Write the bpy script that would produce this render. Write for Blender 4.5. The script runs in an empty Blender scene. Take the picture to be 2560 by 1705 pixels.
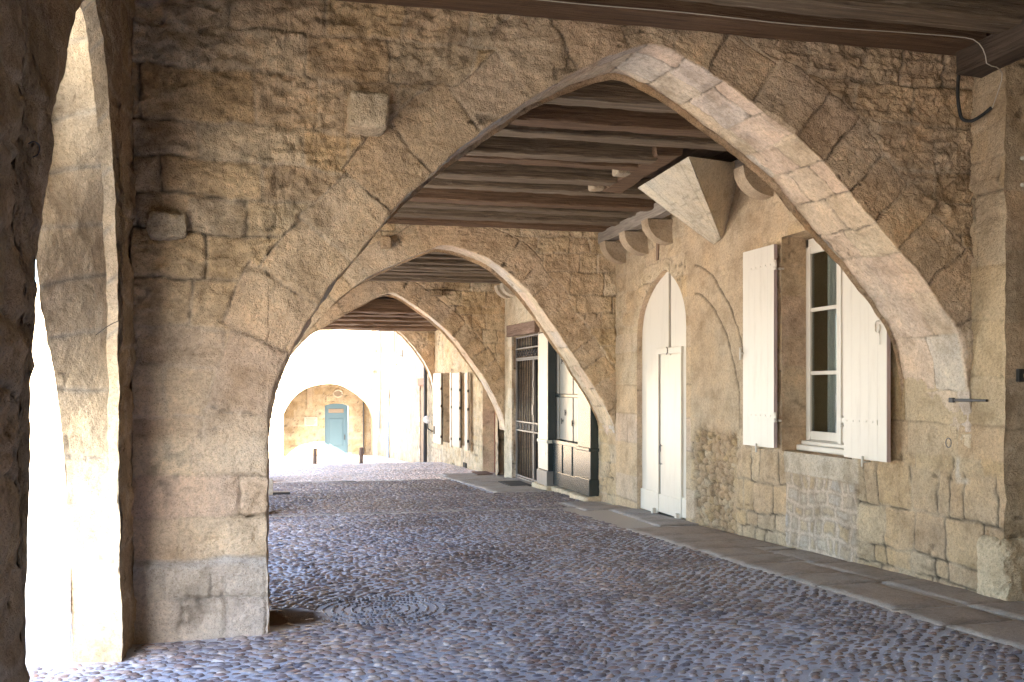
import bpy, bmesh, math, random
import numpy as np
from mathutils import Vector, Matrix
random.seed(7)
R = math.radians
sc = bpy.context.scene
COL = sc.collection

# ------------------------------------------------------------------ camera
cam = bpy.data.cameras.new("camera")
cam.sensor_width = 36.0
cam.lens = 36.0 * 2450 / 2560
cam.shift_y = (967 - 852.5) / 2560
cam.clip_start = 0.05
cam.clip_end = 3000
co = bpy.data.objects.new("camera", cam)
COL.objects.link(co)
YAW = math.atan(611 / 2450)
co.rotation_euler = (R(90), 0, -YAW)
co.location = (0, 0, 0)
sc.camera = co

# ------------------------------------------------------------------ light
SUN_EL, SUN_AZ = 46.0, -5.0         # sun stands behind the camera, a touch to the right
w = bpy.data.worlds.new("World")
sc.world = w
w.use_nodes = True
nt = w.node_tree
nt.nodes.clear()
sky = nt.nodes.new("ShaderNodeTexSky")
sky.sky_type = 'NISHITA'
sky.sun_disc = False
sky.sun_elevation = R(SUN_EL)
sky.sun_rotation = R(180 + SUN_AZ)
sky.air_density = 1.0
sky.dust_density = 2.0
bg = nt.nodes.new("ShaderNodeBackground")
bg.inputs[1].default_value = 0.15
wo = nt.nodes.new("ShaderNodeOutputWorld")
nt.links.new(sky.outputs[0], bg.inputs[0])
nt.links.new(bg.outputs[0], wo.inputs[0])
sl = bpy.data.lights.new("sun", 'SUN')
sl.energy = 4.5
sl.angle = R(0.5)
sl.color = (1.0, 0.95, 0.86)
so = bpy.data.objects.new("sun", sl)
COL.objects.link(so)
el, az = R(SUN_EL), R(SUN_AZ)
to_sun = Vector((-math.sin(az) * math.cos(el), -math.cos(az) * math.cos(el), math.sin(el)))
so.rotation_euler = to_sun.to_track_quat('Z', 'Y').to_euler()
so.location = (-3, -3, 8)

vs = sc.view_settings
vs.view_transform = 'Standard'
vs.look = 'None'
vs.gamma = 1.0
vs.use_curve_mapping = False
vs.exposure = 3.72
sc.render.engine = 'CYCLES'
cy = sc.cycles
cy.max_bounces = 12
cy.diffuse_bounces = 8
cy.glossy_bounces = 4
cy.transparent_max_bounces = 12
cy.sample_clamp_indirect = 6.0
cy.caustics_reflective = False
cy.caustics_refractive = False
try:
    cy.use_denoising = True
    cy.denoiser = 'OPENIMAGEDENOISE'
    cy.denoising_input_passes = 'RGB_ALBEDO_NORMAL'
    cy.denoising_prefilter = 'NONE'
except Exception:
    pass

# ------------------------------------------------------------------ numpy noise
def _hash(ix, iy, iz, seed):
    h = (ix.astype(np.int64) * 374761393 + iy.astype(np.int64) * 668265263
         + iz.astype(np.int64) * 2147483647 + seed * 974634777) & 0xffffffff
    h = ((h ^ (h >> 13)) * 1274126177) & 0xffffffff
    h = ((h ^ (h >> 16)) * 2246822519) & 0xffffffff
    h = h ^ (h >> 13)
    return (h & 0xffffff).astype(np.float64) / 0xffffff

def hsh(i, seed=0):
    i = np.asarray(i)
    return _hash(i, i * 0 + 17, i * 0 + 5, seed)

def vn(x, y, z=0.0, seed=0):
    x = np.asarray(x, float); y = np.asarray(y, float) + 0 * x; z = np.asarray(z, float) + 0 * x
    ix, iy, iz = np.floor(x), np.floor(y), np.floor(z)
    fx, fy, fz = x - ix, y - iy, z - iz
    fx = fx * fx * (3 - 2 * fx); fy = fy * fy * (3 - 2 * fy); fz = fz * fz * (3 - 2 * fz)
    ix = ix.astype(np.int64); iy = iy.astype(np.int64); iz = iz.astype(np.int64)
    def H(a, b, c): return _hash(ix + a, iy + b, iz + c, seed)
    x00 = H(0, 0, 0) * (1 - fx) + H(1, 0, 0) * fx
    x10 = H(0, 1, 0) * (1 - fx) + H(1, 1, 0) * fx
    x01 = H(0, 0, 1) * (1 - fx) + H(1, 0, 1) * fx
    x11 = H(0, 1, 1) * (1 - fx) + H(1, 1, 1) * fx
    a = x00 * (1 - fy) + x10 * fy
    b = x01 * (1 - fy) + x11 * fy
    return (a * (1 - fz) + b * fz) * 2 - 1

def fbm(x, y, z=0.0, o=4, seed=0, gain=0.5):
    s = 0; a = 1.0; f = 1.0; t = 0
    for k in range(o):
        s = s + a * vn(x * f, y * f, z * f, seed + k * 31)
        t += a; a *= gain; f *= 2.03
    return s / t

def ridged(x, y, z=0.0, o=4, seed=0):
    s = 0; a = 1.0; f = 1.0; t = 0
    for k in range(o):
        s = s + a * (1 - np.abs(vn(x * f, y * f, z * f, seed + k * 31)) * 2)
        t += a; a *= 0.5; f *= 2.07
    return s / t

def sst(a, b, x):
    t = np.clip((x - a) / (b - a), 0, 1)
    return t * t * (3 - 2 * t)

def ground_drop(Y):
    return np.interp(Y, [-30, 0, 28.8, 31, 33, 46, 48.7, 90, 400],
                     [0.9, 1.31, 2.24, 2.53, 2.62, 3.2, 3.35, 3.5, 3.6])
def G(Y): return -float(ground_drop(Y))

# ------------------------------------------------------------------ materials
def newmat(name):
    m = bpy.data.materials.new(name)
    m.use_nodes = True
    n = m.node_tree
    return m, n, n.nodes["Principled BSDF"]

def N(n, t, **kw):
    x = n.nodes.new(t)
    for k, v in kw.items():
        setattr(x, k, v)
    return x

def noise(n, scale, detail=5, rough=0.6, vec=None, dist=0.0):
    t = N(n, "ShaderNodeTexNoise")
    t.inputs["Scale"].default_value = scale
    t.inputs["Detail"].default_value = detail
    t.inputs["Roughness"].default_value = rough
    t.inputs["Distortion"].default_value = dist
    if vec: n.links.new(vec, t.inputs["Vector"])
    return t

def ramp(n, src, stops):
    r = N(n, "ShaderNodeValToRGB")
    e = r.color_ramp.elements
    while len(e) < len(stops): e.new(0.5)
    for i, (p, c) in enumerate(stops):
        e[i].position = p
        e[i].color = (c[0], c[1], c[2], 1) if hasattr(c, '__len__') else (c, c, c, 1)
    n.links.new(src, r.inputs[0])
    return r

def mul(n, a, b, fac=1.0):
    m = N(n, "ShaderNodeMix", data_type='RGBA', blend_type='MULTIPLY')
    m.inputs[0].default_value = fac
    n.links.new(a, m.inputs[6]); n.links.new(b, m.inputs[7])
    return m.outputs[2]

def mixc(n, fac, a, b):
    m = N(n, "ShaderNodeMix", data_type='RGBA')
    if isinstance(fac, float): m.inputs[0].default_value = fac
    else: n.links.new(fac, m.inputs[0])
    for i, c in ((6, a), (7, b)):
        if isinstance(c, tuple): m.inputs[i].default_value = (*c, 1)
        else: n.links.new(c, m.inputs[i])
    return m.outputs[2]

def stone_mat(name, base=None, bump=0.5, rough=0.9, bscale=1.0, mottling=1.0, spec=0.25):
    """weathered limestone: base comes from the mesh's own 'col' attribute or a fixed colour"""
    m, n, p = newmat(name)
    tc = N(n, "ShaderNodeTexCoord")
    geo = N(n, "ShaderNodeNewGeometry")
    vec = geo.outputs["Position"]
    if base is None:
        at = N(n, "ShaderNodeAttribute", attribute_name="col")
        c = at.outputs["Color"]
    else:
        rgb = N(n, "ShaderNodeRGB"); rgb.outputs[0].default_value = (*base, 1)
        c = rgb.outputs[0]
    n1 = noise(n, 3.2, 6, 0.65, vec)
    r1 = ramp(n, n1.outputs[0], [(0.3, (0.70, 0.66, 0.60)), (0.5, (1, 1, 1)), (0.72, (1.2, 1.17, 1.1))])
    c = mul(n, c, r1.outputs[0], mottling)
    n2 = noise(n, 38, 5, 0.7, vec)
    r2 = ramp(n, n2.outputs[0], [(0.28, (0.6, 0.57, 0.54)), (0.5, (1, 1, 1)), (0.75, (1.22, 1.2, 1.16))])
    c = mul(n, c, r2.outputs[0], 0.8 * mottling)
    n4 = noise(n, 120, 3, 0.6, vec)
    r4 = ramp(n, n4.outputs[0], [(0.32, (0.66, 0.62, 0.58)), (0.45, (1, 1, 1)), (0.6, (1, 1, 1)), (0.72, (1.28, 1.26, 1.22))])
    c = mul(n, c, r4.outputs[0], 0.9 * mottling)
    vp = N(n, "ShaderNodeTexVoronoi"); vp.inputs["Scale"].default_value = 34
    n.links.new(vec, vp.inputs["Vector"])
    n5 = noise(n, 6, 3, 0.6, vec)
    thr = N(n, "ShaderNodeMath", operation='MULTIPLY_ADD'); thr.inputs[1].default_value = -0.55; thr.inputs[2].default_value = 0.30
    n.links.new(n5.outputs[0], thr.inputs[0])
    sb = N(n, "ShaderNodeMath", operation='ADD'); n.links.new(vp.outputs["Distance"], sb.inputs[0]); n.links.new(thr.outputs[0], sb.inputs[1])
    r5 = ramp(n, sb.outputs[0], [(0.02, (0.45, 0.38, 0.30)), (0.12, (1, 1, 1))])
    c = mul(n, c, r5.outputs[0], 0.85 * mottling)
    n3 = noise(n, 1.1, 3, 0.5, vec)
    r3 = ramp(n, n3.outputs[0], [(0.35, (1.0, 0.95, 0.90)), (0.6, (1, 1, 1)), (0.75, (0.93, 0.97, 1.02))])
    c = mul(n, c, r3.outputs[0], mottling)
    n.links.new(c, p.inputs["Base Color"])
    p.inputs["Roughness"].default_value = rough
    p.inputs["Specular IOR Level"].default_value = spec
    nb = noise(n, 55 * bscale, 8, 0.72, vec)
    nb2 = noise(n, 15 * bscale, 6, 0.65, vec, 0.6)
    vo = N(n, "ShaderNodeTexVoronoi"); vo.inputs["Scale"].default_value = 70 * bscale
    n.links.new(vec, vo.inputs["Vector"])
    pit = ramp(n, vo.outputs["Distance"], [(0.05, 0.0), (0.28, 1.0)])
    nm = N(n, "ShaderNodeMath", operation='MULTIPLY_ADD'); nm.inputs[1].default_value = 0.45
    n.links.new(pit.outputs[0], nm.inputs[0]); n.links.new(nb.outputs[0], nm.inputs[2])
    nm2 = N(n, "ShaderNodeMath", operation='MULTIPLY_ADD'); nm2.inputs[1].default_value = 1.6
    n.links.new(nb2.outputs[0], nm2.inputs[0]); n.links.new(nm.outputs[0], nm2.inputs[2])
    b = N(n, "ShaderNodeBump"); b.inputs["Strength"].default_value = bump
    b.inputs["Distance"].default_value = 0.028
    n.links.new(nm2.outputs[0], b.inputs["Height"])
    n.links.new(b.outputs[0], p.inputs["Normal"])
    return m

M = {}
M['stone'] = stone_mat("rough_stone", None, 0.7)
M['smooth'] = stone_mat("dressed_stone", None, 0.35)
M['stone_pale'] = stone_mat("pale_stone", (0.52, 0.45, 0.35), 0.4)
M['stone_warm'] = stone_mat("warm_stone", (0.42, 0.33, 0.23), 0.5)
M['plaster'] = stone_mat("cream_plaster", (0.60, 0.54, 0.43), 0.25)
M['slab'] = stone_mat("worn_paving_stone", (0.33, 0.285, 0.25), 0.4, 0.65)

def wood_mat(name, c1, c2, axis=0, rough=0.75, bump=0.5, pale=None, palefac=(0.62, 0.74)):
    m, n, p = newmat(name)
    geo = N(n, "ShaderNodeNewGeometry")
    mp = N(n, "ShaderNodeMapping")
    s = [14, 14, 14]; s[axis] = 0.7
    mp.inputs["Scale"].default_value = s
    n.links.new(geo.outputs["Position"], mp.inputs["Vector"])
    a = noise(n, 2.6, 9, 0.7, mp.outputs[0], 0.9)
    r = ramp(n, a.outputs[0], [(0.3, c1), (0.7, c2)])
    c = r.outputs[0]
    if pale:
        mq = N(n, "ShaderNodeMapping"); t_ = [26, 26, 26]; t_[axis] = 0.9; mq.inputs["Scale"].default_value = t_
        n.links.new(geo.outputs["Position"], mq.inputs["Vector"])
        b2 = noise(n, 1.0, 8, 0.75, mq.outputs[0], 0.3)
        rr = ramp(n, b2.outputs[0], [(palefac[0], 0.0), (palefac[1], 1.0)])
        c = mixc(n, rr.outputs[0], c, pale)
    n.links.new(c, p.inputs["Base Color"])
    p.inputs["Roughness"].default_value = rough
    p.inputs["Specular IOR Level"].default_value = 0.3
    b = N(n, "ShaderNodeBump"); b.inputs["Strength"].default_value = bump
    b.inputs["Distance"].default_value = 0.03
    n.links.new(a.outputs[0], b.inputs["Height"])
    n.links.new(b.outputs[0], p.inputs["Normal"])
    return m

M['beam'] = wood_mat("dark_oak", (0.06, 0.042, 0.027), (0.25, 0.18, 0.115), 0, 0.8, 0.9, (0.42, 0.34, 0.25), (0.56, 0.72))
M['beamred'] = wood_mat("reddish_oak", (0.07, 0.038, 0.020), (0.21, 0.125, 0.07), 0, 0.75, 0.9, (0.36, 0.27, 0.18), (0.6, 0.78))
M['beam_y'] = wood_mat("dark_oak_long", (0.04, 0.028, 0.02), (0.12, 0.085, 0.06), 1, 0.8, 0.6, (0.22, 0.18, 0.14), (0.66, 0.8))
M['beamgrey'] = wood_mat("grey_oak", (0.16, 0.13, 0.10), (0.34, 0.29, 0.24), 1, 0.85, 0.6)
M['boards'] = wood_mat("ceiling_boards", (0.05, 0.032, 0.022), (0.13, 0.085, 0.055), 1, 0.85, 0.5)
M['lintel'] = wood_mat("lintel_oak", (0.12, 0.07, 0.045), (0.28, 0.19, 0.14), 1, 0.85, 0.7)
M['post'] = wood_mat("post_wood", (0.10, 0.065, 0.045), (0.22, 0.15, 0.11), 2, 0.8, 0.5)
M['brownboard'] = wood_mat("brown_board", (0.16, 0.10, 0.06), (0.30, 0.20, 0.13), 2, 0.7, 0.4)
M['redboard'] = wood_mat("red_brown_door", (0.16, 0.055, 0.035), (0.26, 0.10, 0.06), 2, 0.7, 0.3)

def paint_mat(name, c, rough=0.4, dirt=0.25, spec=0.5, dirtc=(0.45, 0.38, 0.28)):
    m, n, p = newmat(name)
    geo = N(n, "ShaderNodeNewGeometry")
    mp = N(n, "ShaderNodeMapping"); mp.inputs["Scale"].default_value = (9, 9, 1.6)
    n.links.new(geo.outputs["Position"], mp.inputs["Vector"])
    a = noise(n, 1.3, 7, 0.7, mp.outputs[0])
    r = ramp(n, a.outputs[0], [(0.52, 0.0), (0.85, 1.0)])
    mm = N(n, "ShaderNodeMath", operation='MULTIPLY'); mm.inputs[1].default_value = dirt
    n.links.new(r.outputs[0], mm.inputs[0])
    c2 = mixc(n, mm.outputs[0], c, dirtc)
    n.links.new(c2, p.inputs["Base Color"])
    p.inputs["Roughness"].default_value = rough
    p.inputs["Specular IOR Level"].default_value = spec
    mp2 = N(n, "ShaderNodeMapping"); mp2.inputs["Scale"].default_value = (60, 60, 3)
    n.links.new(geo.outputs["Position"], mp2.inputs["Vector"])
    a2 = noise(n, 1.0, 4, 0.6, mp2.outputs[0])
    b = N(n, "ShaderNodeBump"); b.inputs["Strength"].default_value = 0.15
    b.inputs["Distance"].default_value = 0.003
    n.links.new(a2.outputs[0], b.inputs["Height"])
    n.links.new(b.outputs[0], p.inputs["Normal"])
    return m

M['white'] = paint_mat("cream_white_paint", (0.66, 0.60, 0.50), 0.36, 0.45)
M['whitemetal'] = paint_mat("painted_iron", (0.62, 0.57, 0.48), 0.4, 0.5, 0.5, (0.25, 0.15, 0.09))
M['pinkedge'] = paint_mat("pinkish_shutter_edge", (0.46, 0.36, 0.34), 0.5, 0.2)
M['black'] = paint_mat("glossy_black_green_paint", (0.022, 0.030, 0.030), 0.27, 0.3, 0.6, (0.10, 0.08, 0.06))
M['black_sheen'] = paint_mat("black_shutter_paint_lit", (0.26, 0.245, 0.21), 0.33, 0.3, 0.6, (0.3, 0.26, 0.2))  # black boards lightened: the reflected light is put into the colour
M['blue'] = paint_mat("sky_blue_paint", (0.075, 0.13, 0.15), 0.5, 0.1, 0.4, (0.12, 0.19, 0.21))
M['iron'] = paint_mat("dark_iron", (0.035, 0.032, 0.030), 0.5, 0.4, 0.5, (0.12, 0.07, 0.04))
M['irongrey'] = paint_mat("grey_iron", (0.20, 0.18, 0.16), 0.5, 0.4, 0.5, (0.10, 0.06, 0.04))
M['pipe'] = paint_mat("zinc_pipe", (0.22, 0.27, 0.32), 0.5, 0.2)
M['rubber'] = paint_mat("black_rubber", (0.02, 0.02, 0.02), 0.8, 0.2)
M['cablew'] = paint_mat("pale_cable", (0.5, 0.45, 0.36), 0.6, 0.2)
M['matbrown'] = paint_mat("brown_doormat", (0.12, 0.06, 0.035), 0.95, 0.3)
M['curtain'] = paint_mat("pale_curtain", (0.50, 0.50, 0.47), 0.9, 0.1)
M['room'] = paint_mat("room_wall", (0.50, 0.38, 0.22), 0.9, 0.1)
M['void'] = paint_mat("dark_interior", (0.03, 0.026, 0.022), 0.95, 0.1)
M['brass'] = paint_mat("brass", (0.45, 0.33, 0.12), 0.35, 0.2)
M['plaque'] = paint_mat("marble_plaque", (0.40, 0.34, 0.26), 0.6, 0.3)
M['ink'] = paint_mat("plaque_lettering", (0.22, 0.17, 0.12), 0.8, 0.1)
M['lampglass'] = paint_mat("opal_glass", (0.75, 0.72, 0.68), 0.3, 0.1)

def glass_mat():
    m, n, p = newmat("window_glass")
    out = [x for x in n.nodes if x.type == 'OUTPUT_MATERIAL'][0]
    tr = N(n, "ShaderNodeBsdfTransparent"); tr.inputs[0].default_value = (0.72, 0.74, 0.72, 1)
    gl = N(n, "ShaderNodeBsdfGlossy"); gl.inputs["Roughness"].default_value = 0.02
    fr = N(n, "ShaderNodeFresnel"); fr.inputs[0].default_value = 1.5
    mx = N(n, "ShaderNodeMixShader")
    gg = N(n, 'ShaderNodeNewGeometry'); iv = N(n, 'ShaderNodeMath', operation='SUBTRACT'); iv.inputs[0].default_value = 1.0
    n.links.new(gg.outputs['Backfacing'], iv.inputs[1]); mf = N(n, 'ShaderNodeMath', operation='MULTIPLY')
    n.links.new(fr.outputs[0], mf.inputs[0]); n.links.new(iv.outputs[0], mf.inputs[1])
    n.links.new(mf.outputs[0], mx.inputs[0]); n.links.new(tr.outputs[0], mx.inputs[1]); n.links.new(gl.outputs[0], mx.inputs[2])
    n.links.new(mx.outputs[0], out.inputs[0])
    return m
M['glass'] = glass_mat()

def attr_mat(name, rough, bump, bscale=90, spec=0.5):
    m, n, p = newmat(name)
    at = N(n, "ShaderNodeAttribute", attribute_name="col")
    geo = N(n, "ShaderNodeNewGeometry")
    a = noise(n, bscale, 5, 0.65, geo.outputs["Position"])
    r = ramp(n, a.outputs[0], [(0.3, 0.72), (0.5, 1.0), (0.75, 1.22)])
    c = mul(n, at.outputs["Color"], r.outputs[0], 0.9)
    n.links.new(c, p.inputs["Base Color"])
    p.inputs["Roughness"].default_value = rough
    p.inputs["Specular IOR Level"].default_value = spec
    b = N(n, "ShaderNodeBump"); b.inputs["Strength"].default_value = bump
    b.inputs["Distance"].default_value = 0.006
    n.links.new(a.outputs[0], b.inputs["Height"])
    n.links.new(b.outputs[0], p.inputs["Normal"])
    return m
M['pebble'] = attr_mat("river_cobbles", 0.27, 0.22)
M['mortar'] = attr_mat("sandy_mortar", 0.5, 0.8, 90, 0.5)
_n = M['mortar'].node_tree; _p = _n.nodes["Principled BSDF"]
_a = [x for x in _n.nodes if x.type == 'ATTRIBUTE'][0]
_mr = N(_n, "ShaderNodeMapRange"); _mr.inputs[1].default_value = 0.08; _mr.inputs[2].default_value = 0.3; _mr.inputs[3].default_value = 1.0; _mr.inputs[4].default_value = 0.5
_n.links.new(_a.outputs["Fac"], _mr.inputs[0]); _n.links.new(_mr.outputs[0], _p.inputs["Roughness"])
_ms = N(_n, "ShaderNodeMapRange"); _ms.inputs[1].default_value = 0.08; _ms.inputs[2].default_value = 0.3; _ms.inputs[3].default_value = 0.05; _ms.inputs[4].default_value = 0.5
_n.links.new(_a.outputs["Fac"], _ms.inputs[0]); _n.links.new(_ms.outputs[0], _p.inputs["Specular IOR Level"])

# ------------------------------------------------------------------ objects
def tag(o, label=None, cat=None, group=None, kind=None):
    if label: o['label'] = label
    if cat: o['category'] = cat
    if group: o['group'] = group
    if kind: o['kind'] = kind
    return o

def empty(name, loc=(0, 0, 0), label=None, cat=None, group=None):
    o = bpy.data.objects.new(name, None)
    o.location = loc
    o.empty_display_size = 0.1
    COL.objects.link(o)
    return tag(o, label, cat, group)

def link(name, me, mat, parent=None):
    o = bpy.data.objects.new(name, me)
    COL.objects.link(o)
    if mat is not None:
        for mm in (mat if isinstance(mat, (list, tuple)) else [mat]):
            me.materials.append(mm)
    if parent is not None:
        o.parent = parent
        o.matrix_parent_inverse = Matrix.Translation(-Vector(parent_world(parent)))
    return o

def parent_world(p):
    v = Vector(p.location)
    # children keep world coordinates: every thing/part here is only translated
    q = p.parent
    if q is not None:
        return (0, 0, 0) if v.length == 0 else tuple(v)
    return tuple(v)

def np_mesh(name, V, F, mat, parent=None, C=None, smooth=True):
    """V (n,3), F (m,4) or (m,3)"""
    me = bpy.data.meshes.new(name)
    V = np.ascontiguousarray(V, dtype=np.float32); F = np.ascontiguousarray(F, dtype=np.int32)
    k = F.shape[1]
    me.vertices.add(len(V)); me.vertices.foreach_set("co", V.ravel())
    me.loops.add(F.size); me.loops.foreach_set("vertex_index", F.ravel())
    me.polygons.add(len(F))
    me.polygons.foreach_set("loop_start", np.arange(0, F.size, k, dtype=np.int32))
    me.polygons.foreach_set("loop_total", np.full(len(F), k, dtype=np.int32))
    me.polygons.foreach_set("use_smooth", np.full(len(F), smooth))
    if C is not None:
        a = me.attributes.new("col", 'FLOAT_COLOR', 'POINT')
        c4 = np.ones((len(V), 4), np.float32); c4[:, :3] = C
        a.data.foreach_set("color", c4.ravel())
    me.update(calc_edges=True)
    me.validate()
    return link(name, me, mat, parent)

class Sheets:
    """collects grids of points with colours, makes one mesh"""
    def __init__(s): s.V = []; s.F = []; s.C = []; s.n = 0
    def grid(s, P, C, flip=False):
        n, m = P.shape[:2]
        i = np.arange(n * m).reshape(n, m)
        a, b, c, d = i[:-1, :-1], i[1:, :-1], i[1:, 1:], i[:-1, 1:]
        f = np.stack([a, b, c, d] if not flip else [a, d, c, b], -1).reshape(-1, 4) + s.n
        s.V.append(P.reshape(-1, 3)); s.C.append(np.broadcast_to(C, P.shape).reshape(-1, 3)); s.F.append(f)
        s.n += n * m
    def build(s, name, mat, parent=None):
        return np_mesh(name, np.concatenate(s.V), np.concatenate(s.F), mat, parent, np.concatenate(s.C))

def bm_obj(name, bm, mat, parent=None, smooth=False):
    me = bpy.data.meshes.new(name)
    bm.normal_update()
    bm.to_mesh(me); bm.free()
    if smooth:
        for p in me.polygons: p.use_smooth = True
    return link(name, me, mat, parent)

def add_box(bm, x0, x1, y0, y1, z0, z1, bev=0.0):
    r = bmesh.ops.create_cube(bm, size=1.0)
    vs_ = r['verts']
    for v in vs_:
        v.co = Vector(((x0 + x1) / 2 + v.co.x * (x1 - x0), (y0 + y1) / 2 + v.co.y * (y1 - y0), (z0 + z1) / 2 + v.co.z * (z1 - z0)))
    if bev > 0:
        es = list({e for v in vs_ for e in v.link_edges})
        bmesh.ops.bevel(bm, geom=es, offset=bev, segments=2, affect='EDGES', profile=0.6)

def boxes(name, lst, mat, parent=None, bev=0.004):
    bm = bmesh.new()
    for b in lst: add_box(bm, *b, bev=bev)
    return bm_obj(name, bm, mat, parent)

def tube_bm(bm, pts, r, seg=8, closed=False):
    pts = [Vector(p) for p in pts]
    rings = []
    n = len(pts)
    for i, p in enumerate(pts):
        if closed: d = pts[(i + 1) % n] - pts[i - 1]
        else: d = pts[min(i + 1, n - 1)] - pts[max(i - 1, 0)]
        d.normalize()
        a = Vector((0, 0, 1)) if abs(d.z) < 0.9 else Vector((1, 0, 0))
        u = d.cross(a).normalized(); v = d.cross(u).normalized()
        rr = r[i] if hasattr(r, '__len__') else r
        rings.append([bm.verts.new(p + (u * math.cos(t) + v * math.sin(t)) * rr) for t in [2 * math.pi * k / seg for k in range(seg)]])
    m = n if closed else n - 1
    for i in range(m):
        A, B = rings[i], rings[(i + 1) % n]
        for k in range(seg):
            f = bm.faces.new((A[k], A[(k + 1) % seg], B[(k + 1) % seg], B[k])); f.smooth = True
    if not closed:
        bm.faces.new(rings[0][::-1]); bm.faces.new(rings[-1])

def tube(name, pts, r, mat, parent=None, seg=8, closed=False):
    bm = bmesh.new(); tube_bm(bm, pts, r, seg, closed)
    return bm_obj(name, bm, mat, parent)

def cyl_between(bm, a, b, r, seg=8): tube_bm(bm, [a, b], r, seg)

def curve_resample(pts, n, smooth=True):
    """arc-length resample of a polyline, lightly smoothed by Catmull-Rom"""
    P = np.array(pts, float)
    if smooth:
        out = []
        for i in range(len(P) - 1):
            p0 = P[max(i - 1, 0)]; p1 = P[i]; p2 = P[i + 1]; p3 = P[min(i + 2, len(P) - 1)]
            for t in np.linspace(0, 1, 12, endpoint=False):
                out.append(0.5 * ((2 * p1) + (-p0 + p2) * t + (2 * p0 - 5 * p1 + 4 * p2 - p3) * t * t + (-p0 + 3 * p1 - 3 * p2 + p3) * t ** 3))
        out.append(P[-1]); P = np.array(out)
    d = np.r_[0, np.cumsum(np.linalg.norm(np.diff(P, axis=0), axis=1))]
    s = np.linspace(0, d[-1], n)
    return np.stack([np.interp(s, d, P[:, k]) for k in range(P.shape[1])], -1), s

def soften(C, k=3, keep=()):
    """moving average that leaves the ends and the given indices alone"""
    D = C.copy()
    for _ in range(k):
        E_ = D.copy()
        E_[1:-1] = (D[:-2] + 2 * D[1:-1] + D[2:]) / 4
        for j in keep: E_[j] = C[j]
        D = E_
    return D

# ------------------------------------------------------------------ stone patterns
PALE = np.array([0.56, 0.455, 0.30]); OCHRE = np.array([0.50, 0.355, 0.18]); TAN = np.array([0.46, 0.335, 0.20])
PINK = np.array([0.53, 0.395, 0.285]); MORT = np.array([0.50, 0.41, 0.29]); GREY = np.array([0.42, 0.40, 0.37])
UMB = np.array([0.39, 0.275, 0.16])

def _soft(c): g = c @ np.array([.3, .55, .15]); return (c * .90 + g * .10) * 1.10
PALE, OCHRE, TAN, PINK, MORT, GREY, UMB = [_soft(c) for c in (PALE, OCHRE, TAN, PINK, MORT, GREY, UMB)]
def palette(h, cols):
    cols = np.array(cols); k = len(cols) - 1
    t = np.clip(h, 0, 0.9999) * k
    i = t.astype(int); f = (t - i)[..., None]
    return cols[i] * (1 - f) + cols[i + 1] * f

def coursed(u, v, seed, hr=(0.2, 0.34), wr=(0.28, 0.6), warp=0.03, wscale=1.6):
    """irregular coursed masonry: distance to nearest joint and a stone id"""
    rs = np.random.RandomState(seed)
    uu = u + warp * vn(u * wscale, v * wscale, 0, seed + 1) * 1.5 + 0.4 * warp * vn(u * 6, v * 6, 1, seed + 3)
    vv = v + warp * vn(u * wscale, v * wscale, 0, seed + 2) + 0.4 * warp * vn(u * 6, v * 6, 2, seed + 4)
    lo = -5.0; hi = vv.max() + 1
    ve = [lo]
    while ve[-1] < hi: ve.append(ve[-1] + rs.uniform(*hr))
    ve = np.array(ve)
    ci = np.clip(np.searchsorted(ve, vv) - 1, 0, len(ve) - 2)
    dv = np.minimum(vv - ve[ci], ve[ci + 1] - vv)
    du = np.zeros_like(dv); idd = np.zeros(dv.shape, np.int64)
    ulo = -20.0; uhi = 60.0
    for c in np.unique(ci):
        rc_ = np.random.RandomState(seed * 131 + int(c))
        ue = ulo - rc_.uniform(0, .5) + np.r_[0, np.cumsum(rc_.uniform(wr[0], wr[1], int(82 / wr[0])))]
        ue = np.array(ue); m = ci == c
        k = np.clip(np.searchsorted(ue, uu[m]) - 1, 0, len(ue) - 2)
        du[m] = np.minimum(uu[m] - ue[k], ue[k + 1] - uu[m])
        idd[m] = c * 1000 + k
    # rounded corners
    r = 0.03
    a = np.clip(r - dv, 0, None); b = np.clip(r - du, 0, None)
    d = np.where((dv < r) & (du < r), r - np.sqrt(a * a + b * b), np.minimum(dv, du))
    return d, idd

def cells(u, v, seed, su, sv, jit=0.8):
    """voronoi cells (F1, F2-F1, id)"""
    x = u / su; y = v / sv
    ix = np.floor(x).astype(np.int64); iy = np.floor(y).astype(np.int64)
    f1 = np.full(x.shape, 9.0); f2 = np.full(x.shape, 9.0); idd = np.zeros(x.shape, np.int64)
    for a in (-1, 0, 1):
        for b in (-1, 0, 1):
            cx = ix + a; cy_ = iy + b
            px = cx + 0.5 + jit * (_hash(cx, cy_, cx * 0 + 1, seed) - 0.5)
            py = cy_ + 0.5 + jit * (_hash(cx, cy_, cx * 0 + 2, seed) - 0.5)
            d = np.hypot(x - px, y - py)
            nid = cx * 7919 + cy_ * 104729
            closer = d < f1
            f2 = np.where(closer, f1, np.minimum(f2, d))
            idd = np.where(closer, nid, idd)
            f1 = np.where(closer, d, f1)
    return f1, f2 - f1, idd

def wob(P, amp=0.010, sc_=5.0, seed=90):
    x, y, z = P[..., 0] * sc_, P[..., 1] * sc_, P[..., 2] * sc_
    D = np.stack([fbm(x, y, z, 3, seed + k * 7) for k in range(3)], -1)
    x, y, z = x * 3.7, y * 3.7, z * 3.7
    D2 = np.stack([fbm(x, y, z, 3, seed + 50 + k * 7) for k in range(3)], -1)
    return P + amp * 2 * D + amp * 0.75 * D2

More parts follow.
